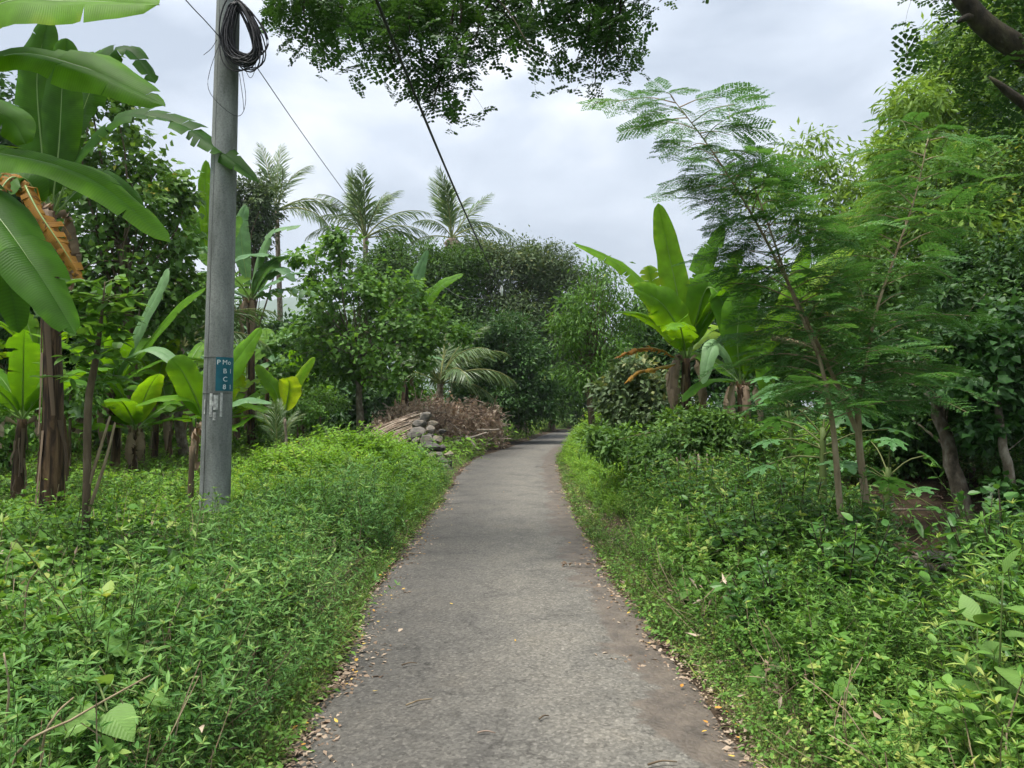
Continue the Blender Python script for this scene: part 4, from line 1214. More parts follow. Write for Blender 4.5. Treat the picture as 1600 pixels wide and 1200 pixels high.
# ------------------------------------------------------------------ coconut palms
def frond_mesh(e0, e1, seed, nl=42, hang=.6):
    """Unit-length palm frond along +X: arched rib with leaflets hanging from both sides."""
    rng = np.random.default_rng(seed)
    g = Geo()
    t = np.linspace(0, 1, 24)
    el = np.radians(e0 + (e1 - e0) * t ** 1.3)
    dx, dz = np.cos(el), np.sin(el)
    x = np.concatenate([[0], np.cumsum((dx[1:] + dx[:-1]) / 2)]) / 23
    z = np.concatenate([[0], np.cumsum((dz[1:] + dz[:-1]) / 2)]) / 23
    c = np.stack([x, 0 * x, z], -1)
    tube(g, c, np.linspace(.013, .002, 24), 5, 1, .5)
    ts = np.linspace(.16, 1, nl)
    P = np.stack([np.interp(ts, t, c[:, i]) for i in range(3)], -1)
    tg = norm(np.gradient(P, axis=0))
    ln = .27 * np.interp(ts, [.16, .35, .7, 1], [.6, 1.0, .9, .35])
    for s in (-1, 1):
        D = tg * (.8 + .5 * ts[:, None] ** 2) + np.array([0, s, 0]) * rng.uniform(.35, .75, nl)[:, None] + np.array([0, 0, -hang]) * rng.uniform(.4, 1.3, nl)[:, None] + rng.normal(0, .10, (nl, 3))
        N = norm(np.cross(np.array([0, s, 0.0]), tg) * s * -1 + rng.normal(0, .2, (nl, 3)))
        Bm = basis(D, N) * (ln * rng.uniform(.85, 1.1, nl))[:, None, None]
        T = leaf_t(.075, ((.3, 1.0), (.7, .7)), .4, .22)
        g.inst(T, Bm, P, .5 + rng.normal(0, .12, nl), 0)
    return g.mesh('frond', [M['palm'], M['palm_rib']])


FR = [frond_mesh(84, 62, 1, hang=.15), frond_mesh(74, 25, 2, hang=.3), frond_mesh(55, -15, 3), frond_mesh(35, -45, 4), frond_mesh(12, -70, 5, hang=.7), frond_mesh(68, 40, 6, hang=.2)]


def palm(name, label, foot, head, L, r, seed, plan, group=None, dead=0):
    """plan: (frond kind, azimuth in degrees) list; azimuth 0 points right in the photograph."""
    rng = np.random.default_rng(seed)
    f = at(*foot); f[2] = float(ground(f[0], f[1])); h = at(*head)
    root = thing(name, label, 'palm', f, group)
    c = spline([f - [0, 0, .1], f * .5 + h * .5 + rng.normal(0, .12, 3) * [1, 1, 0], h], 12)
    g = Geo(); tube(g, c, np.linspace(r * 1.25, r * .8, 12), 9); g.build('trunk', M['bark_grey'], root, True)
    hl = h - f
    for k, az in plan:
        place('frond', FR[k], root, tuple(hl), (rng.normal(0, .12), 0, math.radians(az) + rng.normal(0, .08)), L * rng.uniform(.88, 1.08))
    if dead:
        g = Geo()
        for i in range(dead):
            a = rng.uniform(0, 6.28)
            p1 = h + np.array([math.cos(a) * .5, math.sin(a) * .5, -.3 - rng.uniform(0, .4)])
            tube(g, spline([h + [0, 0, -.1], (h + p1) / 2 + [0, 0, .1], p1], 4), .06, 4)
        g.build('old_sheaths', M['twig'], root)
    return root


PG = 'coconut palms beyond the trees'
palm('coconut_palm', 'coconut palm nearest the pole, fronds swept to the right', (440, 668, 46), (432, 330, 46), 4.7, .17, 1,
     [(0, 120), (0, 80), (1, 60), (3, 0), (4, -15), (3, 25), (4, 200), (2, -70)], PG)
palm('coconut_palm', 'full-crowned coconut palm in the middle of the three', (572, 668, 48), (571, 372, 48), 4.7, .2, 2,
     [(0, 80), (5, 60), (5, 115), (1, 130), (1, 45), (2, 160), (2, 15), (3, -5), (3, 185), (4, 170), (4, 5), (1, -90), (2, -60), (2, 240), (5, 270), (3, 30)], PG)
palm('coconut_palm', 'ragged coconut palm with a bare upright spear, right of the other two', (706, 668, 50), (706, 372, 50), 4.4, .2, 3,
     [(0, 95), (0, 110), (5, 50), (1, 125), (1, 60), (2, 150), (4, 190), (4, -10), (3, 0), (5, 250), (1, -90), (2, 30), (4, 100), (4, 80)], PG, 14)
palm('young_palm', 'young palm with arching fronds behind the brush heap', (692, 668, 29), (688, 600, 29), 3.0, .16, 4,
     [(1, 100), (2, 70), (3, 10), (2, 20), (2, -30), (3, -60), (2, 150), (3, 190), (1, 60), (2, 230), (3, -5), (1, 20), (5, 80), (4, 0), (3, 100), (2, 120)])
palm('young_palm', 'young palm with drooping fronds just left of the pole', (292, 690, 19), (285, 545, 19), 2.7, .11, 5,
     [(1, 120), (1, 60), (2, 150), (2, 30), (0, 90), (3, 180), (3, 0), (2, 250), (5, 300), (2, 110)])
palm('young_palm', 'small yellowish palm seedling among the fence stakes', (432, 712, 17), (432, 705, 17), 1.25, .05, 6,
     [(0, 90), (5, 60), (5, 120), (1, 30), (1, 150), (0, 270)])


# ------------------------------------------------------------------ banana plants
def banana_leaf_geo(pts, width, nh, rng, tear=0.0, tint=.5, fold=.38, droop=.5, pf=.1, n=34):
    g = Geo()
    c = spline(pts, n)
    t = np.linspace(0, 1, n)
    tg = norm(np.gradient(c, axis=0))
    side = norm(np.cross(tg, np.asarray(nh, float)))
    nr = np.cross(side, tg)
    s = np.clip((t - pf) / (1 - pf), 0, 1)
    prof = np.where(t <= pf, .0, np.sin(np.pi * np.clip(s, 0, 1) ** .82) ** .5)
    prof = prof * (1 + .05 * np.sin(t * rng.uniform(9, 15) + rng.uniform(0, 6)) + .03 * np.sin(t * 31 + rng.uniform(0, 6)))
    prof[-1] = .04
    seg = np.linalg.norm(c[1] - c[0])
    Lw = np.linalg.norm(np.diff(c, axis=0), axis=1).sum()
    i_first = int(np.argmax(t > pf)) - 1
    for sgn in (-1, 1):
        i = max(i_first, 0)
        while i < n - 1:
            ln = (n if rng.uniform() < .35 else int(rng.integers(4, 16))) if tear <= 0 else int(rng.integers(1, 2 + int(3 / max(tear, .3))))
            j = min(n - 1, i + ln)
            rows = np.arange(i, j + 1)
            hw = width * .5 * prof[rows] * (1 + (.12 * rng.normal() if tear > 0 else 0)) * (rng.uniform(.45, 1.1) if tear > 1.2 else 1)
            da = rng.normal(0, .28 * tear)
            wav = .05 * np.sin(rows * .9 + sgn) + .012 * rng.normal(0, 1, len(rows))
            te_ = max(tear, .6)
            cols = []
            for u in (0, .5, 1.0):
                ang = fold + da * u - droop * u * u + wav * u
                o = side[rows] * sgn * np.cos(ang)[:, None] + nr[rows] * np.sin(ang)[:, None]
                p = c[rows] + o * (hw * u)[:, None] + tg[rows] * (hw * u * .28)[:, None]
                if u == 1.0 and len(rows) > 1 and rows[0] > i_first + 1:
                    p[0] += tg[rows[0]] * seg * .25 * te_ * rng.uniform(.3, 1.2)
                    p[-1] -= tg[rows[-1]] * seg * .25 * te_ * rng.uniform(.3, 1.2)
                cols.append(p)
            V = np.stack(cols, 1).reshape(-1, 3)
            m = len(rows)
            Q = []
            for a in range(m - 1):
                for b in range(2):
                    k = a * 3 + b
                    Q.append((k, k + 1, k + 4, k + 3) if sgn > 0 else (k, k + 3, k + 4, k + 1))
            tv = np.repeat(tint + rng.normal(0, .03), m * 3).reshape(m, 3) + np.array([-.06, 0, .05]); tv[:, 2] += (rng.uniform(0, 1, m) < .2) * .3
            g.add(V, None, Q, tv.ravel(), 0, np.repeat(t[rows], 3) * Lw)
            i = j
    gm = Geo(); tube(gm, c - nr * .006, np.linspace(.022, .004, n) * max(.5, width / .6), 5, 0, .5)
    return g, gm


def build_leaf(gg, name, mat, rib, root):
    o = gg[0].build(name, M[mat], root, True)
    r_ = gg[1].build('midrib', M[rib], root, True)
    r_.parent = o
    return o


def auto_leaf(top, az, el, L, rng, sag=1.1):
    """Arching leaf curve from the crown of a banana plant."""
    p, out = np.array(top, float), []
    k = 8
    e = el
    for i in range(k):
        out.append(p.copy())
        d = np.array([math.cos(az) * math.cos(e), math.sin(az) * math.cos(e), math.sin(e)])
        p = p + d * L / (k - 1)
        e -= sag / (k - 1) * (.5 + i / k)
    return out


def banana(name, label, foot, head, r, seed, leaves=(), auto=0, L=2.2, w=.55, el=(.35, 1.45), dead=3, mat='banana', tear=.3, group=None, tint=.5, sag=1.2):
    """foot/head: (px, py, Y). leaves: (pixel curve [(px, py, Y)], width, normal, tear, tint, material)."""
    rng = np.random.default_rng(seed)
    f = at(*foot); f[2] = float(ground(f[0], f[1])); h = at(*head)
    root = thing(name, label, 'banana plant', f, group)
    c = spline([f - [0, 0, .1], f * .6 + h * .4 + rng.normal(0, .03, 3) * [1, 1, 0], h], 16)
    g = Geo(); rad = np.linspace(r, r * .55, 16) * (1 + rng.normal(0, .04, 16)); rad[0] *= 1.1
    tube(g, c, rad, 12, 0, .5)
    st = g.build('pseudostem', M['pseudostem'], root, True)
    # ragged dry sheaths hugging the stem
    g = Geo()
    for k in range(11):
        a = rng.uniform(0, 6.28); t0 = rng.uniform(.35, .98); ln = rng.uniform(.15, .4)
        ts = np.linspace(t0, max(t0 - ln, .05), 6)
        P = np.array([np.interp(ts, np.linspace(0, 1, 16), c[:, i]) for i in range(3)]).T
        rr = np.interp(ts, np.linspace(0, 1, 16), rad) + np.linspace(.006, rng.uniform(.01, .06), 6)
        o = np.array([math.cos(a), math.sin(a), 0]); sd_ = np.array([-math.sin(a), math.cos(a), 0])
        hw = rng.uniform(.012, .04) * np.linspace(1, .5, 6) * (r / .13)
        mid = P + o * rr[:, None] + sd_ * (np.cumsum(rng.normal(0, .012, 6)))[:, None]
        V = np.stack([mid - sd_ * hw[:, None], mid + o * .012, mid + sd_ * hw[:, None]], 1).reshape(-1, 3)
        Q = [(i * 3 + b, i * 3 + b + 1, i * 3 + b + 4, i * 3 + b + 3) for i in range(5) for b in range(2)]
        g.add(V, None, Q, rng.uniform(.0, .45))
    g.build('dry_sheaths', M['dry_leaf'], root, True)
    for pc, wd, nh, te, ti, mt in leaves:
        old = mt == 'banana_old'
        gl = banana_leaf_geo([at(*p) for p in pc], wd, nh, rng, te * 1.5 if old else te, ti, *((.05, 1.5) if old else (.38, .5)))
        build_leaf(gl, 'leaf', mt, 'midrib', root)
    ga = 2.4
    a0 = rng.uniform(0, 6.28)
    for k in range(auto):
        e = el[0] + (el[1] - el[0]) * (k + .5) / auto
        az = a0 + k * ga + rng.normal(0, .2)
        cv = auto_leaf(h, az, e, L * rng.uniform(.8, 1.1), rng, sag * rng.uniform(.7, 1.3))
        o = np.array([math.cos(az), math.sin(az), 0])
        nh = np.array([0, 0, 1.0]) - o * (.9 if e > .9 else .25)
        gl = banana_leaf_geo(cv, w * rng.uniform(.85, 1.15), nh, rng, tear * rng.uniform(0, 2) if rng.uniform() < .75 else 0, tint + rng.normal(0, .14))
        build_leaf(gl, 'leaf', mat, 'midrib', root)
    for k in range(dead):
        az = rng.uniform(0, 6.28)
        o = np.array([math.cos(az), math.sin(az), 0])
        p0 = h - [0, 0, .1]
        ln = min(L * .6, (h[2] - f[2]) * .7) * rng.uniform(.6, 1.0)
        cv = [p0, p0 + o * .25 + [0, 0, .05], p0 + o * .38 - [0, 0, ln * .45], p0 + o * .3 - [0, 0, ln]]
        gl = banana_leaf_geo(cv, w * .5, o, rng, 1.0, rng.uniform(.2, .7), .2, 1.3)
        build_leaf(gl, 'dead_leaf', 'dry_leaf', 'dry_leaf', root)
    return root


UPC = (0, -1, .25)          # leaf face turned to the viewer
UPZ = (0, 0, 1)
BG = 'banana plants of the left plantation'
# near plant just outside the left edge: its big leaves hang into the picture
banana('banana_plant', 'near banana plant whose big leaves enter from the left edge', (-250, 950, 6.2), (-180, 330, 6.0), .16, 201, [
    ([(-180, 330, 6.0), (-120, 200, 5.9), (0, 90, 5.8), (130, 105, 5.7), (258, 165, 5.6)], .56, (.1, -.75, .75), .18, .62, 'banana'),
    ([(-180, 330, 6.0), (-120, 130, 5.8), (-10, 12, 5.6), (110, 2, 5.4), (248, 6, 5.2)], .74, (0, -.85, .6), .15, .8, 'banana'),
    ([(-180, 340, 6.0), (-110, 235, 5.9), (0, 240, 5.8), (140, 278, 5.7), (266, 378, 5.6)], .42, (.15, -.6, .8), .22, .66, 'banana'),
    ([(-180, 350, 6.0), (-100, 270, 5.8), (-20, 320, 5.6), (55, 420, 5.4), (118, 522, 5.3)], .46, (.5, -.7, .45), .15, .28, 'banana'),
    ([(-180, 360, 6.0), (-120, 300, 6.1), (-60, 330, 6.2), (0, 400, 6.2), (30, 520, 6.2)], .5, (.4, -.7, .45), .2, .25, 'banana'),
    ([(-180, 330, 6.0), (-90, 180, 6.3), (-20, 170, 6.5), (20, 190, 6.6), (40, 225, 6.6)], .4, (0, -.8, .5), 0, .35, 'banana'),
], 0, dead=0)
banana('banana_plant', 'tall banana plant with thick brown trunk, left foreground', (80, 812, 9.2), (76, 330, 9.2), .145, 202, [
    ([(76, 335, 9.2), (66, 240, 9.2), (58, 120, 9.1), (75, 30, 9.0)], .62, UPC, 0, .18, 'banana'),
    ([(80, 335, 9.2), (92, 230, 9.1), (98, 120, 9.0), (104, 60, 8.9)], .50, UPC, 0, .22, 'banana'),
    ([(82, 335, 9.2), (120, 250, 9.1), (190, 185, 9.0), (270, 190, 8.9), (332, 225, 8.8), (405, 285, 8.7)], .40, (0, -.55, .8), .9, .12, 'banana'),
    ([(80, 335, 9.2), (110, 230, 9.3), (160, 100, 9.4), (200, 78, 9.4), (242, 130, 9.4)], .42, (0, -.6, .8), .9, .1, 'banana'),
    ([(74, 340, 9.2), (40, 280, 9.0), (0, 290, 8.8), (-40, 330, 8.6)], .5, (0, -.7, .7), .3, .3, 'banana'),
    ([(70, 345, 9.2), (40, 290, 8.9), (60, 330, 8.7), (100, 390, 8.6), (130, 440, 8.6)], .52, (.5, -.8, .3), 1.1, .55, 'banana_old'),
    ([(70, 345, 9.2), (30, 280, 8.9), (5, 290, 8.7), (-5, 330, 8.6), (-8, 390, 8.6)], .46, (.3, -.9, .3), 1.1, .4, 'banana_old'),
    ([(85, 335, 9.2), (130, 290, 9.3), (160, 270, 9.4), (200, 300, 9.5), (230, 360, 9.6)], .4, (0, -.5, .9), .5, .3, 'banana'),
], 0, dead=4, L=1.9)
banana('banana_plant', 'short banana plant with pale petioles at the left edge', (28, 770, 11), (35, 655, 11), .11, 203, (), 8, 1.7, .42, (.5, 1.4), 3, tear=.4, group=BG)
banana('banana_plant', 'banana plant with straight brown trunk just right of the sapling', (178, 742, 15.5), (182, 605, 15.5), .105, 204, (
    ([(182, 605, 15.5), (215, 520, 15), (250, 450, 14.8), (262, 420, 14.8)], .36, (-.5, -.8, .2), 0, .8, 'banana_grey'),
    ([(182, 605, 15.5), (230, 540, 15), (280, 480, 14.6), (322, 450, 14.4)], .36, (0, -.7, .7), 0, .7, 'banana'),
    ([(182, 605, 15.5), (190, 570, 15), (240, 545, 14.6), (290, 580, 14.4), (318, 615, 14.3)], .34, (0, -.4, 1), 0, .8, 'banana_grey'),
    ([(182, 605, 15.5), (160, 540, 15), (150, 490, 14.8), (152, 440, 14.8)], .4, UPC, .2, .7, 'banana'),
), 7, 2.1, .5, (.4, 1.3), 3, group=BG, tint=.6)
banana('banana_plant', 'banana plant left of the pole with broad bright leaves', (322, 722, 13), (322, 665, 13), .11, 205, (
    ([(322, 665, 13), (300, 625, 12.8), (255, 622, 12.6), (212, 634, 12.5)], .30, (0, -.3, 1), 0, .75, 'banana'),
    ([(322, 665, 13), (305, 620, 12.8), (285, 580, 12.6), (268, 560, 12.5)], .5, (.1, -.9, .4), 0, .7, 'banana'),
    ([(322, 665, 13), (340, 610, 13.2), (372, 560, 13.2), (408, 512, 13.2)], .46, (-.3, -.9, .3), 0, .72, 'banana'),
    ([(322, 665, 13), (350, 640, 13), (385, 625, 13), (425, 630, 13)], .34, (0, -.3, 1), 0, .6, 'banana_grey'),
    ([(322, 665, 13), (345, 670, 13), (370, 665, 13), (398, 648, 13)], .3, (0, -.3, 1), 0, .7, 'banana'),
), 0, group=BG, dead=2, L=1.2)
banana('banana_plant', 'tall banana plant right of the pole with grey-green torn leaves', (392, 700, 22), (392, 470, 22), .14, 206, (
    ([(392, 470, 22), (400, 420, 21.6), (425, 365, 21.4), (470, 352, 21.2)], .5, (0, -.5, .9), .4, .7, 'banana_grey'),
    ([(392, 470, 22), (380, 400, 22), (376, 350, 22), (384, 320, 22)], .5, UPC, .2, .6, 'banana_grey'),
    ([(392, 470, 22), (420, 430, 21.5), (440, 420, 21.2), (462, 440, 21)], .5, (0, -.4, .9), .5, .35, 'banana_grey'),
), 7, 2.4, .6, (.1, 1.2), 3, 'banana_grey', .6, BG, .5)
banana('banana_plant', 'tall light green banana plant hidden behind the pole', (330, 705, 20), (336, 430, 20), .14, 207, (
    ([(336, 430, 20), (326, 360, 19.8), (320, 300, 19.6), (322, 250, 19.5)], .5, (-.2, -1, .2), 0, .75, 'banana'),
    ([(336, 430, 20), (310, 380, 20), (285, 320, 20), (250, 250, 20)], .45, (.1, -.9, .5), .2, .35, 'banana'),
), 5, 2.4, .6, (.2, 1.2), 3, 'banana_grey', .5, BG, .55)
banana('banana_plant', 'small yellow-green banana plant among the fence stakes', (446, 712, 19), (444, 652, 19), .075, 208, (
    ([(444, 652, 19), (455, 615, 18.8), (472, 585, 18.7), (492, 558, 18.6)], .36, (-.3, -.9, .3), 0, .95, 'banana'),
    ([(444, 652, 19), (430, 610, 18.8), (415, 590, 18.7), (400, 570, 18.6)], .36, (.3, -.9, .3), 0, .8, 'banana'),
    ([(444, 652, 19), (450, 620, 18.6), (452, 600, 18.4), (448, 590, 18.2)], .6, (0, -1, .2), 0, .98, 'banana'),
    ([(444, 652, 19), (410, 640, 18.8), (385, 632, 18.7), (362, 628, 18.6)], .34, (0, -.3, 1), 0, .8, 'banana'),
), 0, group=BG, dead=1, L=1)
banana('banana_plant', 'banana plant with bare dry trunk behind the heart-leaved tree', (632, 668, 30), (634, 570, 30), .2, 209, (
    ([(634, 570, 30), (640, 500, 29.6), (650, 440, 29.4), (668, 390, 29.2)], .62, (-.2, -.95, .2), 0, .5, 'banana_grey'),
    ([(634, 570, 30), (655, 490, 29.6), (685, 448, 29.4), (724, 428, 29.2)], .62, (0, -.7, .6), 0, .65, 'banana'),
    ([(634, 570, 30), (600, 545, 30), (575, 580, 30), (560, 620, 30)], .6, (0, -.5, .9), .3, .5, 'banana'),
), 4, 2.3, .6, (-.2, .6), 4, 'banana_grey', .5, BG, .55)
banana('banana_plant', 'banana plant with shaggy dry trunk between pole and sapling, further back', (280, 702, 23), (282, 610, 23), .12, 210, (), 8, 2.3, .6, (.2, 1.3), 5, 'banana', .5, BG, .6)
banana('banana_plant', 'banana plant far back just right of the pole base', (372, 700, 25), (372, 600, 25), .11, 211, (), 8, 2.5, .6, (.2, 1.3), 4, 'banana_grey', .4, BG, .55)
banana('banana_plant', 'banana plant far back between the two left trunks', (130, 700, 24), (128, 580, 24), .11, 212, (), 8, 2.5, .6, (.2, 1.3), 4, 'banana', .4, BG, .7)
banana('banana_plant', 'banana plant far back at the left edge', (5, 690, 26), (0, 540, 26), .11, 213, (), 8, 2.5, .6, (.2, 1.3), 4, 'banana', .4, BG, .8)
for k, (fx, fy, Yd, hx, hy, lab) in enumerate([(95, 715, 15, 98, 640, 'leafy banana sucker between the foreground trunk and the sapling'), (240, 708, 18, 243, 610, 'bright banana plant midway between sapling and pole'),
        (150, 700, 21, 148, 590, 'banana plant half hidden behind the sapling leaves'), (300, 700, 27, 300, 590, 'distant banana plant left of the pole'), (60, 700, 18, 55, 560, 'banana plant behind the foreground brown trunk'), (470, 690, 30, 470, 610, 'distant banana plant behind the fence stakes'), (415, 690, 27, 418, 560, 'distant banana plant right of the pole with pale torn leaves'), (210, 715, 15, 212, 672, 'low banana sucker right of the straight brown trunk'), (15, 715, 17, 12, 655, 'low banana sucker at the left edge behind the pale-stalked plant'), (120, 705, 19, 118, 655, 'low banana sucker behind the sapling foot'), (265, 705, 18, 262, 650, 'low banana sucker left of the stout stake'), (350, 700, 21, 352, 655, 'low banana sucker just behind the pole')]):
    banana('banana_plant', lab, (fx, fy, Yd), (hx, hy, Yd), .085, 230 + k, (), 9, 2.1, .52, (.15, 1.35), 2, ['banana', 'banana_grey'][k % 3 == 0], .55, BG, .72, 1.4)
for k, (px, py, Yd, w, h, lab) in enumerate([(20, 650, 13, 60, 70, 'leafy young tree at the left edge'), (110, 600, 14, 55, 60, 'leafy young tree behind the sapling'), (215, 600, 20, 60, 55, 'leafy young tree left of the pole'), (465, 640, 21, 40, 34, 'leafy young tree beside the yellow-green banana plant'), (500, 620, 27, 46, 40, 'leafy young tree in front of the dark thicket'), (60, 680, 16, 60, 34, 'low leafy bush right of the foreground trunk'), (155, 685, 19, 50, 26, 'low leafy bush behind the sapling foot'), (245, 680, 21, 60, 28, 'low leafy bush left of the pole foot'), (400, 682, 22, 44, 26, 'low leafy bush right of the pole foot'), (-10, 700, 13, 50, 40, 'low leafy bush at the left picture edge'), (520, 672, 26, 50, 24, 'low leafy bush left of the heart-leaved trunk')]):
    tree('young_tree', lab, 'tree', [(px, 720, Yd), (px, py, Yd)], [B(px, py, w * .6, h * .6, Yd), B(px - w * .5, py + h * .4, w * .45, h * .4, Yd), B(px + w * .5, py + h * .3, w * .45, h * .4, Yd)], .13, L_OVATE_LOW, 'bright', 250 + k, r=(.035, .02), dens=.7, tint=.45, larea=.26, per=18, group='young trees in the plantation')
# right-hand clump
RBG = 'banana plants right of the lane'
banana('banana_plant', 'large banana plant right of the lane with tall upright leaf', (1068, 668, 14.5), (1072, 560, 14.5), .14, 221, (
    ([(1072, 560, 14.5), (1062, 480, 14.4), (1046, 400, 14.3), (1028, 318, 14.2)], .55, (-.1, -1, .2), 0, .82, 'banana'),
    ([(1068, 560, 14.5), (1030, 480, 14.3), (975, 418, 14.1), (894, 379, 13.9)], .44, (0, -.6, .8), .25, .85, 'banana'),
    ([(1068, 560, 14.4), (1062, 520, 14.1), (1035, 475, 13.8), (990, 448, 13.6)], .6, (-.35, -.9, .35), .3, .78, 'banana'),
    ([(1074, 560, 14.5), (1082, 480, 14.5), (1104, 410, 14.5), (1130, 350, 14.5)], .46, (-.2, -.95, .2), .4, .6, 'banana'),
    ([(1076, 560, 14.5), (1100, 490, 14.3), (1130, 440, 14.2), (1160, 388, 14.1)], .46, (-.3, -.9, .3), .4, .75, 'banana'),
    ([(1074, 560, 14.5), (1088, 500, 14.2), (1105, 450, 14.0), (1128, 470, 13.9), (1140, 540, 13.8)], .6, (.2, -.9, .5), 0, .6, 'banana'),
    ([(1068, 560, 14.5), (1040, 500, 14.6), (1020, 450, 14.6), (1012, 415, 14.6)], .5, (-.1, -.95, .2), .5, .97, 'banana'),
    ([(1066, 565, 14.4), (1030, 545, 14.2), (995, 545, 14.1), (960, 560, 14)], .22, (0, -.6, .8), 1.0, .35, 'banana_old'),
    ([(1066, 565, 14.4), (1030, 575, 14.2), (1000, 580, 14.1), (975, 600, 14)], .2, (0, -.7, .7), 1.0, .7, 'banana_old'),
), 4, 2.2, .5, (.5, 1.2), 6, tear=.6, group=RBG, tint=.6)
banana('banana_plant', 'second banana plant of the right clump, behind the feathery sapling', (1160, 675, 13.8), (1158, 600, 13.8), .11, 222, (
    ([(1158, 600, 13.8), (1152, 530, 13.6), (1160, 470, 13.5), (1185, 440, 13.4)], .6, (-.2, -.95, .2), 0, .5, 'banana'),
    ([(1158, 600, 13.8), (1200, 520, 13.8), (1270, 440, 13.8), (1336, 380, 13.8)], .5, (-.4, -.8, .4), 0, .98, 'banana'),
    ([(1158, 600, 13.8), (1190, 540, 13.6), (1230, 480, 13.5), (1262, 382, 13.5)], .5, (-.4, -.9, .3), 0, .9, 'banana'),
    ([(1158, 600, 13.8), (1130, 550, 13.4), (1112, 545, 13.2), (1098, 600, 13.0)], .34, (0, -.7, .6), 0, .85, 'banana_grey'),
    ([(1158, 600, 13.8), (1180, 560, 13.5), (1195, 570, 13.3), (1200, 625, 13.2)], .5, (.3, -.9, .4), 0, .6, 'banana'),
), 3, 1.8, .5, (.1, .8), 4, group=RBG)


# ------------------------------------------------------------------ feathery saplings and the rain tree overhead
def bipinnate(npairs, nleaf, pl, lw, lf, droop=.1, taper=.5):
    """Feathery compound leaf of unit length: side ribs carrying rows of tiny leaflets."""
    g = Geo()
    tube(g, spline([(0, 0, 0), (0, .5, -droop * .25), (0, 1, -droop)], 4), .006, 3, 1, .3, False)
    LT = diamond_t(lw, .1, .05)
    rj = np.random.default_rng(int(npairs * 100 + nleaf * 10 + lf * 1000))
    for i in range(npairs):
        t = .18 + .8 * i / max(1, npairs - 1)
        l_ = pl * (1 - taper * abs(t - .45))
        for s in (-1, 1):
            b = np.array([0, t, -droop * t * t])
            d = norm([s * .85, .52, -.12])
            k = nleaf
            ts = np.linspace(.1, 1, k)
            P = b + d * (ts * l_)[:, None] + np.stack([0 * ts, 0 * ts, -.10 * l_ * ts ** 2], -1)
            pd = norm(np.cross(d, [0, 0, 1.0]))
            for q_ in (-1, 1):
                D = pd * q_ + d * .55 + rj.normal(0, .16, (k, 3))
                Bm = basis(D, np.tile([0, 0, 1.0], (k, 1)) + rj.normal(0, .25, (k, 3))) * (lf * np.interp(ts, [0, .5, 1], [.8, 1, .7]) * rj.uniform(.75, 1.2, k))[:, None, None]
                g.inst(LT, Bm, P, np.zeros(k), 0)
    return g.arrays()


T_FEATH = [bipinnate(8, 11, .40, .46, .085, .3), bipinnate(7, 10, .44, .46, .09, .5), bipinnate(7, 10, .42, .46, .09, .15)]
T_RAIN = [bipinnate(3, 4, .55, .8, .27, .3, .2), bipinnate(4, 4, .5, .78, .24, .6, .2), bipinnate(3, 3, .6, .8, .33, .2, .2), bipinnate(2, 4, .6, .8, .3, .9, .2), bipinnate(4, 3, .45, .8, .28, 1.1, .2)]


def path_at(c, ts):
    u = np.linspace(0, 1, len(c))
    return np.stack([np.interp(ts, u, c[:, i]) for i in range(3)], -1)


def feather_tree(name, label, stems, seed, leaf=.29, lift=.1):
    """stems: list of (pixel path, radius foot, radius tip, first leaf t, spacing in m, twig length)."""
    rng = np.random.default_rng(seed)
    f = at(*stems[0][0][0]); f[2] = float(ground(f[0], f[1]))
    root = thing(name, label, 'sapling', f)
    gl = Geo(); gw = Geo()
    for k, (pp, r0, r1, t0, sp, tw) in enumerate(stems):
        pts = [at(*p) for p in pp]
        if k == 0:
            pts[0] = f - np.array([0, 0, .12])
        c = spline(pts, 22)
        g = Geo(); tube(g, c, np.linspace(r0, r1, 22), 8)
        g.build('trunk' if k == 0 else 'branch', M['bark_pale'], root, True)
        Ls = np.linalg.norm(np.diff(c, axis=0), axis=1).sum()
        nn = int(Ls * (1 - t0) / sp)
        for i in range(nn):
            t = t0 + (1 - t0) * (i + rng.uniform(0, .8)) / nn
            p = path_at(c, [t])[0]
            az = i * 2.4 + rng.normal(0, .5)
            tl = tw * rng.uniform(.5, 1.2) * (1.1 - .55 * t)
            d = np.array([math.cos(az), math.sin(az), lift + rng.uniform(-.1, .35)])
            e = p + d * tl
            tc_ = spline([p, (p + e) / 2 + [0, 0, .06 * tl], e - [0, 0, .05 * tl]], 6)
            tube(gw, tc_, np.linspace(.006, .0025, 6), 3, 0, .5, False)
            m = max(4, int(tl / .07))
            ts = np.linspace(.3, 1, m)
            P = path_at(tc_, ts)
            tg = norm(e - p)
            sd_ = norm(np.cross(tg, [0, 0, 1.0]))
            for j in range(m):
                s = -1 if j % 2 else 1
                D = norm(tg * rng.uniform(.3, .8) + sd_ * s * rng.uniform(.5, 1.0) + np.array([0, 0, rng.uniform(-.35, .15)]))
                if j == m - 1:
                    D = norm(tg + rng.normal(0, .15, 3))
                N = norm(np.array([0, 0, 1.0]) + rng.normal(0, .22, 3))
                gl.inst(T_FEATH[rng.integers(0, 3)], basis(D[None], N[None]) * leaf * rng.uniform(.65, 1.15), P[j:j + 1], [.45 + rng.normal(0, .15)])
    gw.build('twigs', M['bark_pale'], root, False, 'stuff')
    gl.build('foliage', [M['feather'], M['stem']], root, False, 'stuff')
    return root


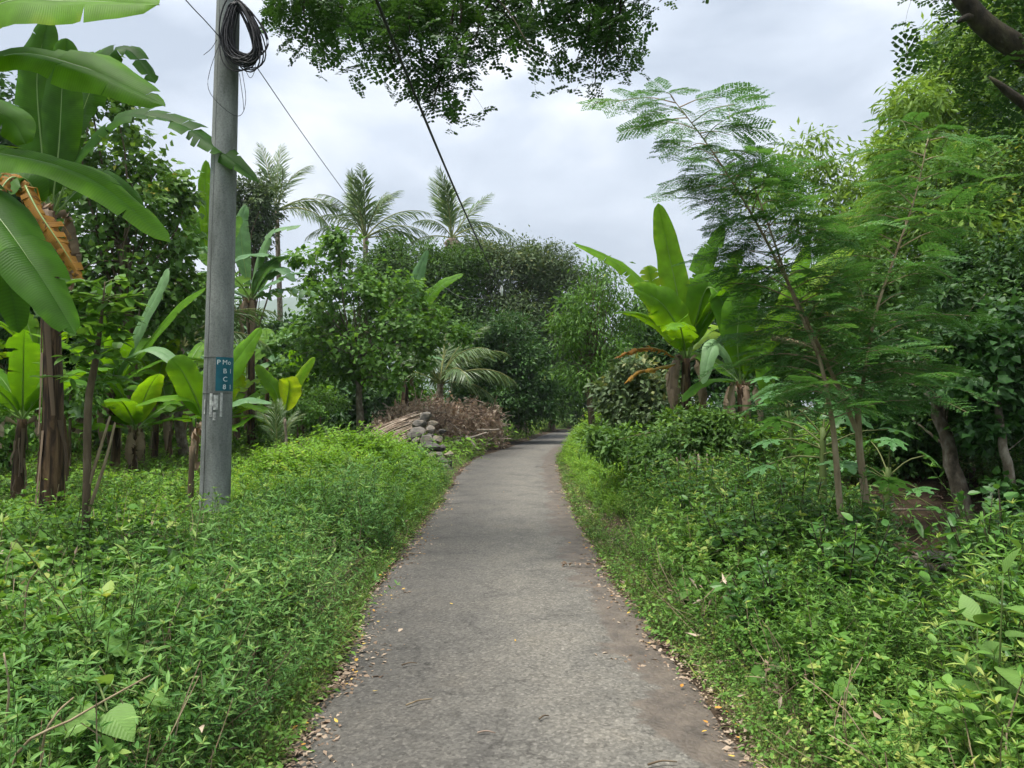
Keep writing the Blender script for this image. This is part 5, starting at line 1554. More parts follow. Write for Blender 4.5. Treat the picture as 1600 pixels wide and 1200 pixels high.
feather_tree('feathery_sapling', 'forked pale-barked feathery sapling beside the gully, right of its twin', [
    ([(1366, 872, 6.2), (1352, 780, 6.2), (1343, 700, 6.2), (1340, 634, 6.2)], .034, .027, .97, .5, .2),
    ([(1338, 672, 6.2), (1312, 610, 6.15), (1262, 505, 6.1), (1210, 400, 6.0), (1160, 310, 5.9), (1105, 225, 5.8), (1048, 150, 5.7)], .021, .003, .20, .054, .66),
    ([(1340, 650, 6.2), (1350, 590, 6.25), (1368, 490, 6.3), (1402, 390, 6.4), (1432, 300, 6.5), (1452, 205, 6.6)], .02, .003, .12, .06, .66),
], 301)
feather_tree('feathery_sapling', 'thin dark-stemmed feathery sapling left of the forked one', [
    ([(1326, 885, 5.9), (1312, 790, 5.9), (1304, 690, 5.9), (1297, 640, 5.9), (1280, 560, 5.95), (1242, 470, 6.0), (1200, 350, 6.05), (1170, 270, 6.1)], .03, .004, .38, .056, .66),
], 302)


def rain_tree():
    rng = np.random.default_rng(311)
    f = np.array([8.6, 8.4, 0.0]); f[2] = float(ground(f[0], f[1]))
    root = thing('rain_tree', 'old dark-barked tree at the right edge whose branch hangs over the lane', 'tree', f)
    trunk = spline([f - [0, 0, .2], f + [-.1, 0, 2.0], f + [-.5, -.1, 3.6], f + [-.9, -.2, 4.6]], 14)
    g = Geo(); tube(g, trunk, np.linspace(.5, .3, 14), 14); g.build('trunk', M['bark_dark'], root, True)
    main = spline([trunk[-3], at(1680, 150, 8.0), at(1600, 82, 8.0), at(1540, 40, 8.0), at(1500, -8, 8.0), at(1420, -110, 8.1), at(1250, -190, 8.3), at(1050, -150, 8.5), at(850, -70, 8.6), at(650, -35, 8.6), at(480, -15, 8.6)], 46)
    g = Geo(); tube(g, main, np.interp(np.linspace(0, 1, 46), [0, .12, .25, .5, 1], [.2, .145, .12, .08, .025]), 10)
    g.build('limb', M['bark_dark'], root, True)
    sec = spline([trunk[-4], at(1680, 215, 7.8), at(1600, 162, 7.8), at(1546, 120, 7.8)], 14)
    g = Geo(); tube(g, sec, np.interp(np.linspace(0, 1, 14), [0, .7, .9, 1], [.09, .05, .035, .01]), 8); g.build('broken_branch', M['bark_dark'], root, True)
    stub = spline([at(1528, 25, 8.0), at(1508, 28, 7.95), at(1498, 34, 7.9)], 5)
    g = Geo(); tube(g, stub, np.linspace(.06, .02, 5), 6); g.build('stub', M['bark_dark'], root, True)
    # hanging sprays over the lane
    sprays = [(445, 55), (460, 30), (480, 80), (520, 100), (550, 60), (570, 110), (600, 80), (640, 60), (620, 120), (650, 30), (665, 150), (690, 70), (700, 120), (720, 40), (740, 80), (760, 30), (790, 70), (800, 40), (830, 90), (850, 50), (880, 70), (900, 110), (920, 60), (940, 130), (960, 90), (900, 30), (965, 120), (935, 40), (980, 30), (1030, 10), (930, 150), (430, 20), (570, 20), (510, 30), (690, 10), (820, 10), (860, 15), (675, 185), (668, 150), (930, 120)]
    gt = Geo(); gl = Geo()
    for k, (px, py) in enumerate(sprays):
        Y = (8.6 if px > 560 else 10.0) + rng.normal(0, .5)
        tip = at(px, py * .93 - 6, Y)
        if px < 1000:
            a = main[int(np.argmin(np.abs(main[:, 0] - tip[0] - rng.normal(0, .5)) + (np.arange(46) < 18) * 9))]
        else:
            a = main[26]
        L_ = np.linalg.norm(tip - a)
        c = spline([a, (a + tip) / 2 + rng.normal(0, .12, 3) + [0, 0, .1 * L_], tip], 8)
        tube(gt, c, np.linspace(.022, .005, 8), 4, 0, .5, False)
        n = int(rng.integers(12, 36)) if px < 1000 else 8
        for j in range(n):
            t = rng.uniform(.25, 1)
            p = path_at(c, [t])[0] + rng.normal(0, .19, 3) * [1.0, 1.2, .55]
            az = rng.uniform(0, 6.28)
            D = norm([math.cos(az), math.sin(az), rng.uniform(-.9, .15)])
            N = norm(np.array([0, 0, 1.0]) + rng.normal(0, .35, 3))
            gl.inst(T_RAIN[rng.integers(0, 5)], basis(D[None], N[None]) * rng.uniform(.15, .25), p[None], [.46 + rng.normal(0, .15)])
    # sparse tip above the sky gap and foliage by the limb
    for (px, py, n, sp) in [(1620, 20, 40, .4), (1600, -20, 40, .4), (1650, 110, 40, .4)]:
        c0 = at(px, py, 8.0)
        for j in range(n):
            p = c0 + rng.normal(0, sp, 3) + [0, .5, 0]
            az = rng.uniform(0, 6.28)
            D = norm([math.cos(az), math.sin(az), rng.uniform(-.9, .1)])
            gl.inst(T_RAIN[rng.integers(0, 5)], basis(D[None], np.array([[0, .1, 1.0]])) * rng.uniform(.2, .32), p[None], [.45 + rng.normal(0, .15)])
    gt.build('twigs', M['bark_dark'], root, False, 'stuff')
    gl.build('crown', [M['rain'], M['bark_dark']], root, False, 'stuff')


rain_tree()
# ------------------------------------------------------------------ left sapling, papaya and other single plants
def leafy_sapling():
    rng = np.random.default_rng(401)
    f = at(134, 938, 6.5); f[2] = float(ground(f[0], f[1]))
    root = thing('leafy_sapling', 'thin straight sapling with rounded compound leaves in front of the brown trunk', 'sapling', f)
    c = spline([f - [0, 0, .1], at(134, 850, 6.5), at(136, 740, 6.5), at(138, 630, 6.5), at(150, 560, 6.5), at(158, 500, 6.5), at(164, 440, 6.5)], 22)
    g = Geo(); tube(g, c, np.interp(np.linspace(0, 1, 22), [0, .6, 1], [.036, .03, .004]), 8); g.build('trunk', M['bark'], root, True)
    for (a, b, cc) in (((150, 790, 6.5), (165, 720, 6.5), (180, 660, 6.5)), ((146, 730, 6.5), (160, 690, 6.55), (172, 650, 6.6))):
        g = Geo(); tube(g, spline([at(138, 800 if a[1] == 790 else 760, 6.5), at(*b), at(*cc)], 8), np.linspace(.018, .010, 8), 6); g.build('branch', M['bark_pale'], root, True)
    gl = Geo(); gw = Geo()
    for i in range(44):
        t = rng.uniform(.55, 1.0)
        p = path_at(c, [t])[0]
        az = i * 2.4
        ln = rng.uniform(.18, .42) * (1.2 - .5 * t)
        d = np.array([math.cos(az), math.sin(az), rng.uniform(-.2, .35)])
        e_ = p + d * ln
        tube(gw, spline([p, (p + e_) / 2 + [0, 0, .03], e_], 4), .004, 3, 0, .6, False)
        for j in range(7):
            q_ = p + (e_ - p) * rng.uniform(.4, 1.0)
            D = norm(d * .6 + rng.normal(0, .7, 3) * [1, 1, .4])
            gl.inst(L_OVATE, basis(D[None], norm(np.array([[0, 0, 1.0]]) + rng.normal(0, .25, (1, 3)))) * rng.uniform(.09, .17), q_[None], [.5 + rng.normal(0, .15)])
    gw.build('twigs', M['stem'], root, False, 'stuff')
    gl.build('foliage', [M['bright'], M['stem']], root, False, 'stuff')


leafy_sapling()


def papaya_leaf_mesh(seed):
    """Deeply lobed palmate leaf, about unit radius, stalk end at the origin."""
    rng = np.random.default_rng(seed)
    g = Geo()
    lobes = 7
    for k in range(lobes):
        a = math.radians(-135 + 270 * k / (lobes - 1))
        ln = .55 + .45 * math.cos(a * .55)
        d = np.array([math.sin(a), math.cos(a), 0]); s = np.array([d[1], -d[0], 0])
        prof = [(.0, .05), (.22, .14), (.42, .13), (.55, .24), (.68, .10), (.82, .15), (1.0, .0)]
        V = []
        for t, w in prof:
            z = -.22 * t * t * ln
            p = d * t * ln + np.array([0, 0, z])
            V += [p - s * w * ln + [0, 0, .03], p, p + s * w * ln + [0, 0, .03]]
        Q = [(i * 3 + b, i * 3 + b + 1, i * 3 + b + 4, i * 3 + b + 3) for i in range(len(prof) - 1) for b in range(2)]
        g.add(V, None, Q, .5 + rng.normal(0, .05))
    return g.mesh('leaf_blade', [M['papaya']])


PAPM = [papaya_leaf_mesh(k) for k in range(3)]


def papaya(label, foot, head, n, seed, L=.6, R=.3, el=(-.3, 1.1)):
    rng = np.random.default_rng(seed)
    f = at(*foot); f[2] = float(ground(f[0], f[1])); h = at(*head)
    root = thing('papaya_plant', label, 'papaya plant', f, 'papaya plants right of the lane')
    c = spline([f - [0, 0, .08], (f + h) / 2 + rng.normal(0, .03, 3), h], 10)
    g = Geo(); tube(g, c, np.linspace(.05, .03, 10), 8); g.build('stem', M['stem'], root, True)
    for k in range(n):
        az = k * 2.4 + rng.normal(0, .2); e = el[0] + (el[1] - el[0]) * k / n
        o = np.array([math.cos(az) * math.cos(e), math.sin(az) * math.cos(e), math.sin(e)])
        p0 = path_at(c, [.75 + .25 * k / n])[0]
        p1 = p0 + o * L * rng.uniform(.8, 1.15)
        g = Geo(); tube(g, spline([p0, (p0 + p1) / 2 + [0, 0, .06], p1], 6), np.linspace(.010, .006, 6), 5, 0, .7)
        st = g.build('petiole', M['stem'], root, True)
        lf = place('leaf_blade', PAPM[k % 3], st, tuple(p1 - f), (0, 0, 0), R * rng.uniform(.8, 1.15))
        lf.rotation_euler = (rng.normal(-.25, .2), rng.normal(0, .2), az - math.pi / 2)
    return root


papaya('papaya plant with long pale leaf stalks left of the feathery saplings', (1290, 840, 7.6), (1286, 668, 7.6), 12, 411, .62, .26)
papaya('lower papaya plant right of the feathery saplings near the gully', (1392, 830, 8.6), (1388, 730, 8.6), 8, 412, .5, .22)
papaya('bright young papaya plant behind the feathery saplings', (1235, 720, 10.5), (1232, 640, 10.5), 10, 413, .55, .32, (0, 1.2))


def weed_plant(name, label, foot, h, nodes, L, T, mat, seed, opp=True, tint=.6, az_bias=None):
    """One upright broad-leaved plant: stem and separate leaves."""
    rng = np.random.default_rng(seed)
    f = at(*foot); f[2] = float(ground(f[0], f[1]))
    root = thing(name, label, 'plant', f)
    top = f + np.array([rng.normal(0, .05), rng.normal(0, .05), h])
    c = spline([f - [0, 0, .05], (f + top) / 2 + rng.normal(0, .02, 3), top], 10)
    g = Geo(); tube(g, c, np.linspace(.007, .003, 10), 6); g.build('stem', M['stem'], root, True)
    for k in range(nodes):
        t = .3 + .7 * k / (nodes - 1)
        p = path_at(c, [t])[0]
        for s in ((0, math.pi) if opp else (0,)):
            az = k * 1.57 + s + rng.normal(0, .2)
            e = .15 + .6 * t * (.4 if t < .95 else 1.4) + rng.normal(0, .15)
            D = np.array([[math.cos(az) * math.cos(e), math.sin(az) * math.cos(e), math.sin(e)]])
            gl = Geo(); gl.inst(T, basis(D, np.array([[0, 0, 1.0]]) + rng.normal(0, .15, (1, 3))) * L * rng.uniform(.75, 1.15) * (1.15 - .45 * t), p[None] + D * .02, [tint + rng.normal(0, .1)])
            gl.build('leaf', [M[mat]], root, True)
    return root


L_BIG = leaf_t(.58, ((.12, .62), (.3, .95), (.5, 1.0), (.72, .72), (.9, .3)), .18, .25)
L_SPEAR = leaf_t(.26, ((.2, .7), (.5, 1.0), (.8, .6)), .35, .15)
weed_plant('broad_leaf_plant', 'tall broad-leaved light green plant in the bottom right corner', (1570, 1330, 2.9), .95, 7, .21, L_BIG, 'broad', 421, tint=.62)
weed_plant('broad_leaf_plant', 'broad-leaved light green plant just left of the bottom right corner plant', (1500, 1290, 3.1), .72, 6, .19, L_BIG, 'broad', 422, tint=.62)
weed_plant('broad_leaf_plant', 'leafy broad-leaved plant at the right edge above the corner plant', (1590, 1120, 3.9), .85, 7, .2, L_BIG, 'broad', 423, tint=.6)
weed_plant('spear_leaf_plant', 'upright dark plant with stiff spear-shaped leaves below the gully stones', (1468, 1010, 5.4), .62, 8, .26, L_SPEAR, 'shrub', 424, tint=.5)
for k, (px, py, Yd, h, lab) in enumerate([(1310, 970, 5.2, .8, 'young bush with dark stem in front of the thin sapling'), (1215, 985, 5.0, .6, 'young bush with dark stems nearer the lane than the papaya plant'),
                                         (1160, 900, 6.6, .75, 'glossy young bush on the right verge beside the lane bend'), (1555, 960, 5.6, .8, 'glossy young bush at the right edge below the vine mound'),
                                         (1250, 880, 7.0, 1.0, 'rounded glossy bush between the papaya plant and the lane'), (1080, 830, 8.6, .95, 'leafy bush nearest the lane below the spreading shrub'), (1190, 840, 8.4, 1.05, 'leafy bush right of the cut brown stump'), (1120, 880, 7.2, .85, 'leafy bush on the slope halfway to the stump'), (1010, 790, 10.5, .9, 'leafy bush at the lane edge left of the spreading shrub'), (1330, 930, 6.0, .8, 'dense bush around the feet of the feathery saplings'), (1210, 930, 6.2, .8, 'dense bush left of the thin sapling foot'), (1560, 1010, 5.0, .95, 'dense bush at the right edge above the broad-leaved plants')]):
    rng = np.random.default_rng(430 + k)
    f = at(px, py, Yd); f[2] = float(ground(f[0], f[1]))
    root = thing('young_bush', lab, 'bush', f, 'young bushes on the right verge')
    gs, gl = Geo(), Geo()
    for b in range(15):
        az = rng.uniform(0, 6.28); o = rng.uniform(.05, .42)
        tip = f + np.array([math.cos(az) * o, math.sin(az) * o, h * rng.uniform(.65, 1.1)])
        c = spline([f - [0, 0, .03], f * .5 + tip * .5 + rng.normal(0, .03, 3), tip], 7)
        tube(gs, c, np.linspace(.008, .003, 7), 5)
        n = 24
        ts = rng.uniform(.2, 1, n)
        D = rand_dir(n, rng, -.2, .7)
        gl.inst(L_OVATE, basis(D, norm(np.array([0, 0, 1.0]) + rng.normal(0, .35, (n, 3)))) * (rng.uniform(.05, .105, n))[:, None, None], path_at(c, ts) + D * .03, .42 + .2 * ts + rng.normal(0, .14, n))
    gs.build('stems', M['bark_dark'], root, True)
    gl.build('foliage', [M['shrub']], root, False, 'stuff')


def vine_leaves(label, spots, seed, mat='fresh'):
    rng = np.random.default_rng(seed)
    f = at(*spots[0][:3]); base = f.copy(); base[2] = float(ground(f[0], f[1]))
    root = thing('bean_vine', label, 'vine', base)
    pts = [at(*s_[:3]) for s_ in spots]
    g = Geo(); tube(g, spline([base - [0, 0, .02], (base + pts[0]) / 2 + [.05, 0, 0]] + pts, 16), .004, 5); g.build('stem', M['stem'], root, True)
    for p, s_ in zip(pts, spots):
        az = s_[3]
        D = np.array([[math.cos(az), math.sin(az), -.35]])
        gl = Geo(); gl.inst(L_HEART, basis(D, np.array([[0, -.35, 1.0]]) + rng.normal(0, .1, (1, 3))) * s_[4], p[None], [(.7 if mat == 'fresh' else .5) + rng.normal(0, .1)])
        gl.build('leaf', [M['broad']], root, True)


vine_leaves('bean vine with three large bright leaves at the bottom left', [(150, 1112, 2.75, 3.7, .17), (168, 1112, 2.75, -.5, .16), (146, 1060, 2.9, 1.6, .13), (100, 1058, 2.95, 2.6, .12)], 441)
vine_leaves('bean vine with dull round leaves above the bright-leaved vine', [(165, 1005, 3.3, .4, .16), (130, 1020, 3.3, 2.9, .15), (120, 1050, 3.2, -2.4, .14), (225, 1085, 2.9, .3, .12)], 442, 'weed')

# dry stalks in the left corner
for k, (a, b, c_, lab) in enumerate([((8, 1150, 2.7), (14, 1080, 2.7), (6, 1020, 2.7), 'dry upright stalk at the bottom left edge'), ((20, 1190, 2.55), (120, 1120, 2.6), (235, 1055, 2.8), 'long dry stalk leaning right across the bottom left weeds'),
                                      ((65, 1180, 2.6), (85, 1120, 2.6), (115, 1090, 2.7), 'short bent dry stalk beside the bright bean leaves'), ((38, 1010, 3.6), (42, 920, 3.6), (64, 884, 3.6), 'pale curling shoot above the left creepers')]):
    p = [at(*a), at(*b), at(*c_)]
    p0 = p[0].copy(); p0[2] = float(ground(p0[0], p0[1])) - .02
    g = Geo(); tube(g, spline([p0] + p, 12), np.linspace(.006, .003, 12), 6)
    tag(g.build('dry_stalk', M['bark_pale'], None, True), lab, 'stalk')

# ------------------------------------------------------------------ utility pole, cables
POLE_Y = 8.9
pf = at(334, 810, POLE_Y); pf[2] = float(ground(pf[0], pf[1]))
pt = at(357, 0, POLE_Y)
ptop = pf + (pt - pf) * 1.42
pole = thing('utility_pole', 'grey concrete utility pole with blue plate standing left of the lane', 'pole', pf)
g = Geo()
r_base, r_vis = .178, .132
r_top = r_base + (r_vis - r_base) * 1.42
tube(g, spline([pf - [0, 0, .3], (pf + ptop) / 2, ptop], 24), np.linspace(r_base, r_top, 24), 40)
g.build('shaft', M['concrete'], pole, True)


def on_pole(z, ang, lift=.0):
    """Point on the pole skin at height z; ang 0 faces the camera side (-Y), positive turns right."""
    t = (z - pf[2]) / (ptop[2] - pf[2])
    c = pf + (ptop - pf) * t
    r = r_base + (r_top - r_base) * t + lift
    return c + np.array([math.sin(ang) * r, -math.cos(ang) * r, 0])


def pole_strip(g, z0, z1, a0, a1, lift, nz=2, na=10, mat=0, jag=None):
    rng = np.random.default_rng(9)
    V = [on_pole(z, a, lift + .003 * math.sin(math.pi * j / na)) for z in np.linspace(z0, z1, nz + 1) for j, a in enumerate(np.linspace(a0, a1, na + 1))]
    n = na + 1
    Q = [(i * n + j, i * n + j + 1, (i + 1) * n + j + 1, (i + 1) * n + j) for i in range(nz) for j in range(na)]
    g.add(V, None, Q, .5, mat)


g = Geo()
zs = np.linspace(pf[2] + .05, ptop[2] - .1, 60)
rngp = np.random.default_rng(77)
tube(g, [on_pole(z, -.42 + .012 * rngp.normal(), -.0015) for z in zs], .0045, 4)
g.build('mould_seam', M['seam'], pole)
# plate turned towards the right-hand side of the pole
zt, zb = at(350, 559, POLE_Y)[2], at(350, 611, POLE_Y)[2]
PA0, PA1 = .22, 1.9
g = Geo(); pole_strip(g, zb, zt, PA0, PA1, .004, 4, 24)
plate = g.build('number_plate', M['plate'], pole, True)


def pole_text(body, z, a, size):
    """Flat lettering bent round the pole, lower left corner at height z and angle a."""
    cu = bpy.data.curves.new('lettering', 'FONT'); cu.body = body; cu.size = size; cu.space_character = 1.12
    ob = bpy.data.objects.new('lettering', cu); COL.objects.link(ob)
    bpy.context.view_layer.update()
    me = bpy.data.meshes.new_from_object(ob.evaluated_get(bpy.context.evaluated_depsgraph_get()))
    bpy.data.objects.remove(ob)
    for v in me.vertices:
        rr = .165
        p = on_pole(z + v.co.y, a + v.co.x / rr, .0095)
        v.co = Vector(p - np.array(pole.location))
    me.materials.clear(); me.materials.append(M['paint'])
    o = bpy.data.objects.new('lettering', me); COL.objects.link(o); o.parent = plate
    return o


hgt = zt - zb
for body, fz, a in (('P', .78, .27), ('Mo', .78, .62), ('B', .52, .68), ('C', .28, .68), ('8', .05, .68), ('1', .52, 1.14), ('1', .05, 1.14)):
    pole_text(body, zb + hgt * fz, a, .078)
g = Geo()
for (z0, z1, a0, a1) in ((zb - .30, zb - .03, -.15, .05), (zb - .22, zb - .05, .12, .42), (zb - .34, zb - .25, .1, .3), (zb - .30, zb - .02, .55, .72), (zb - .18, zb - .12, -.02, .2), (zb - .27, zb - .1, -.62, -.5)):
    pole_strip(g, z0, z1, a0, a1, .0022, 3, 6)
g.build('paste_residue', M['residue'], pole, True)
g = Geo()
for dz in (.02, -.4):
    tube(g, [on_pole(zt + dz - .02, a, .001) for a in np.linspace(-1.5, 1.5, 22)], .003, 4)
g.build('band_mark', M['seam'], pole)

# coil of spare cable hung on the pole
rng = np.random.default_rng(51)
hook = at(366, 8, POLE_Y - .22)
coil = thing('cable_coil', 'thick coil of black cable hanging on the concrete pole', 'cable coil', hook)
for k in range(34):
    g = Geo()
    wx, hz = rng.normal(.235, .03), rng.normal(.70, .06)
    cx = rng.normal(.03, .025)
    cen = np.array([hook[0] + .07 + cx, hook[1] - .02 + rng.normal(0, .025), hook[2] - hz * .5 + rng.normal(.0, .02)])
    th = np.linspace(-.15, 2 * math.pi - .15, 26)
    ph = rng.normal(0, .05)
    skew = rng.normal(.16, .04)
    z = cen[2] + np.cos(th) * hz * .5
    x = cen[0] - np.sin(th) * wx * (.72 - .28 * np.cos(th)) + skew * (hook[2] - z) - .05
    y = cen[1] + np.sin(th * 2 + k) * .02 + rng.normal(0, .02) - .05 * (1 - np.cos(th)) * .5
    tube(g, np.stack([x, y, z], -1), .0085, 5, cap=False)
    g.build('cable_turn', M['wire'], coil, True)
for cpts in ([(345, 62, -.22), (328, 110, -.24), (326, 140, -.25), (345, 165, -.24), (368, 181, -.2), (380, 175, -.1), (384, 150, -.05), (378, 110, -.1)], [(378, 95, -.1), (390, 121, -.1), (398, 110, -.1), (400, 85, -.1)], [(374, 115, -.12), (379, 150, -.1), (381, 172, -.1)], [(339, 62, -.2), (330, 76, -.2), (318, 86, -.22)]):
    g = Geo(); tube(g, spline([at(a, b, POLE_Y + c) for a, b, c in cpts], 26), .0035, 5); g.build('loose_end', M['wire'], coil, True)


def wire(name, label, pts, r, n=60, mat='wire'):
    g = Geo(); tube(g, spline(pts, n), r, 5)
    return tag(g.build(name, M[mat], None, True), label, 'cable')


wire('overhead_wire', 'thin wire running from the pole coil towards the palms', [at(402, 106, POLE_Y - .1), at(470, 205, 11.3), at(540, 302, 14.6), at(610, 395, 20), at(655, 450, 27)], .006)
wire('overhead_wire', 'thin wire reaching the pole from the upper left', [at(352, 68, POLE_Y - .16), at(322, 34, 8.2), at(292, 2, 7.5), at(200, -105, 6), (-4.2, 2.0, 6.6)], .006)
cab = thing('overhead_cable', 'thick black cable sagging over the lane through the overhanging branch', 'cable', (-1.05, 7.0, 4.9))
kp = np.array([(-1.5, -5, 5.35), at(622, 75, 7.1), at(656, 165, 8.5), at(690, 240, 10), at(738, 360, 14.2), at(775, 440, 20), at(806, 485, 30)])
ky = np.linspace(-5, 30, 70)
g = Geo(); tube(g, np.stack([np.polyval(np.polyfit(kp[:, 1], kp[:, 0], 3), ky), ky, np.polyval(np.polyfit(kp[:, 1], kp[:, 2], 2), ky)], -1), .016, 6)
g.build('cable', M['wire'], cab, True)
cp = at(783, 455, 22)
g = Geo(); tube(g, [cp + [0, 0, .16], cp + [.02, 0, .05], cp + [.02, 0, -.14]], [.03, .042, .03], 8); g.build('clamp', M['clamp'], cab, True)
g = Geo(); tube(g, spline([cp, at(755, 466, 23), at(720, 464, 25), at(690, 446, 28)], 14), .006, 4); g.build('branch_wire', M['seam'], cab, True)

# ------------------------------------------------------------------ fence stakes
for k, (px, yb, yt, Yd, r, lean, mt, lab) in enumerate([
        (294, 792, 697, 9.6, .045, 6, 'bark', 'stout brown stake just left of the concrete pole'),
        (467, 762, 692, 14.2, .04, 3, 'bark_grey', 'grey wooden stake nearest the lane mound'),
        (487, 752, 684, 15.0, .03, -6, 'bark', 'thin crooked stake right of the grey one'),
        (502, 728, 684, 17.5, .035, 0, 'stem', 'short greenish stake in the middle of the row'),
        (532, 716, 684, 20, .045, 0, 'bark_grey', 'short squared stake near the heart-leaved tree'),
        (447, 745, 655, 15.5, .035, -2, 'bark_grey', 'tall pale stake below the yellow-green banana plant'),
        (596, 694, 660, 23, .035, 0, 'bark_pale', 'pale yellow stake in front of the stick stack'),
        (541, 712, 668, 19, .03, 2, 'stem', 'slim greenish stake beside the squared one')]):
    f = at(px, yb, Yd); f[2] = float(ground(f[0], f[1])); t_ = at(px + lean, yt, Yd)
    rng = np.random.default_rng(500 + k)
    c = spline([f - [0, 0, .15], (f + t_) / 2 + rng.normal(0, .03, 3) * [1, 1, 0], t_], 9)
    g = Geo(); tube(g, c, np.linspace(r, r * .8, 9) * (1 + rng.normal(0, .06, 9)), 7)
    tag(g.build('fence_stake', M[mt], None, True), lab, 'stake', 'stakes along the plantation edge')

# ------------------------------------------------------------------ stone heap, brush heap
def stone_mesh(seed):
    rng = np.random.default_rng(seed)
    bm = bmesh.new(); bmesh.ops.create_icosphere(bm, subdivisions=2, radius=.5)
    k = rng.normal(0, 1, (7, 3)); ph = rng.uniform(0, 6.28, 7)
    cuts = [(norm(rng.normal(0, 1, 3)), rng.uniform(.24, .40)) for _ in range(10)]
    for v in bm.verts:
        p = np.array(v.co)
        for nn, d in cuts:
            e_ = p @ nn - d
            if e_ > 0:
                p = p - nn * e_ * .97
        dsp = sum(.022 * math.sin(p @ kk * 5 + q_) for kk, q_ in zip(k, ph))
        v.co = Vector(p * (1 + dsp))
    me = bpy.data.meshes.new('stone'); bm.to_mesh(me); bm.free()
    me.materials.append(M['stone'])
    a_ = me.attributes.new('tint', 'FLOAT', 'POINT'); a_.data.foreach_set('value', np.full(len(me.vertices), rng.uniform(0, 1), np.float32))
    return me


STM = [stone_mesh(k) for k in range(9)]
rng = np.random.default_rng(61)
sf = at(668, 700, 20.5); sf[2] = float(ground(sf[0], sf[1]))
heap = thing('stone_heap', 'heap of grey river stones spilling down beside the lane', 'stone heap', sf)
spots = []
line = [((690, 735, 19.2), (698, 725, 19.4)), ((680, 705, 19.8), (700, 722, 19.5)), ((655, 680, 20.6), (690, 708, 19.9)), ((645, 662, 21.5), (682, 690, 20.4)), ((650, 652, 22), (672, 672, 21))]
for px, py, w, h, Yd in [(664, 652, 22, 14, 21.6), (655, 664, 26, 14, 21.3), (676, 662, 16, 14, 21.4), (672, 672, 20, 12, 21.0), (650, 676, 34, 14, 20.8), (672, 681, 18, 10, 20.8), (640, 684, 14, 14, 20.6), (650, 690, 18, 12, 20.4), (668, 688, 26, 16, 20.3), (684, 686, 16, 14, 20.4), (654, 700, 26, 16, 20.0), (676, 698, 40, 16, 19.9), (690, 700, 16, 12, 20.0), (684, 710, 22, 12, 19.7), (700, 712, 16, 12, 19.7), (674, 712, 18, 12, 19.6), (692, 720, 20, 14, 19.5), (703, 724, 14, 16, 19.5), (697, 733, 20, 14, 19.3), (684, 724, 16, 12, 19.4), (705, 735, 10, 10, 19.4), (690, 740, 16, 10, 19.2), (660, 710, 20, 14, 19.8), (690, 674, 14, 10, 21)]:
    c = at(px, py, Yd) - sf
    s = Yd / F_PX
    o = place('stone', STM[rng.integers(0, 9)], heap, tuple(c), (rng.uniform(-.3, .3), rng.uniform(-.4, .4), rng.uniform(0, 6.28)), 1)
    o.scale = (w * s * rng.uniform(.85, 1.3), w * s * rng.uniform(.8, 1.1), h * s * rng.uniform(.9, 1.35))
# earth core so the stones rest on something
g = Geo()
th = np.linspace(0, 2 * math.pi, 19)[:-1]
V, Q = [], []
ax = [at(662, 690, 21.8), at(676, 708, 20.6), at(698, 738, 19.6)]
for i, (u, hh, rr) in enumerate(((0, .72, .45), (.35, .6, .42), (.7, .3, .36), (1, .03, .25))):
    p = path_at(np.array(ax), [u])[0]; zg = float(ground(p[0], p[1]))
    for a in np.linspace(0, math.pi, 9):
        V.append([p[0] + math.cos(a) * rr * .62, p[1] + math.cos(a) * rr * .62 + .12, zg - .05 + math.sin(a) * hh])
Q = [(i * 9 + j, i * 9 + j + 1, (i + 1) * 9 + j + 1, (i + 1) * 9 + j) for i in range(3) for j in range(8)]
g.add(np.array(V), None, Q, .1); g.build('earth_core', M['soil'], heap, True)

rng = np.random.default_rng(62)
bf = at(700, 712, 26); bf[2] = float(ground(bf[0], bf[1]))
brush = thing('brush_heap', 'long brown heap of dry leaves and cut branches behind the stone heap', 'brush heap', bf)
g = Geo(); gl = Geo()
for k in range(1500):
    px = rng.uniform(590, 782); Yd = np.interp(px, [590, 700, 785], [23.4, 25.5, 29.3]) + rng.uniform(0, 2.4)
    ytop = np.interp(px, [585, 620, 680, 700, 740, 770, 785], [668, 643, 630, 632, 632, 638, 676])
    ybot = np.interp(px, [585, 700, 785], [706, 710, 704])
    ytop += 7 * math.sin(px * .21) + 5 * math.sin(px * .53 + 1)
    py = rng.uniform(ytop, ybot)
    p = at(px, py, Yd); p[2] = max(p[2], float(ground(p[0], p[1])) + .03)
    if k < 800:
        d = norm(rng.normal(0, 1, 3) * [1, .6, .8]) * rng.uniform(.15, .7)
        tube(g, spline([p - d, p + rng.normal(0, .05, 3), p + d], 4), np.linspace(.016, .006, 4) * rng.uniform(.6, 1.4), 4, 0, rng.uniform(0, 1), False)
    n = 7
    D = norm(rng.normal(0, 1, (n, 3)) + [0, 0, -.6])
    gl.inst(L_DIA, basis(D, norm(rng.normal(0, 1, (n, 3)) + [0, -.5, .6])) * rng.uniform(.10, .24, n)[:, None, None], p + rng.normal(0, .12, (n, 3)), rng.uniform(.15, 1.0, n))
g.build('twigs', M['twig'], brush, False, 'stuff')
gl.build('dry_leaves', M['brush_leaf'], brush, False, 'stuff')
for k in range(30):
    g = Geo()
    u = k / 29
    y0, y1 = 652 + 42 * u, 646 + 36 * u
    pts = [at(582 - 4 * rng.normal(), y0 + 22 + rng.normal(0, 2), 23.2 - u * 1.0), at(612, y0 + 6 + rng.normal(0, 2), 22.9 - u * 1.0), at(650 + rng.normal(0, 8), y1 + rng.normal(0, 2), 22.6 - u * 1.2)]
    tube(g, spline(pts, 8), np.linspace(.03, .014, 8) * rng.uniform(.7, 1.2), 5, 0, rng.uniform(.3, 1.0))
    g.build('stick', M['twig'], brush, True)
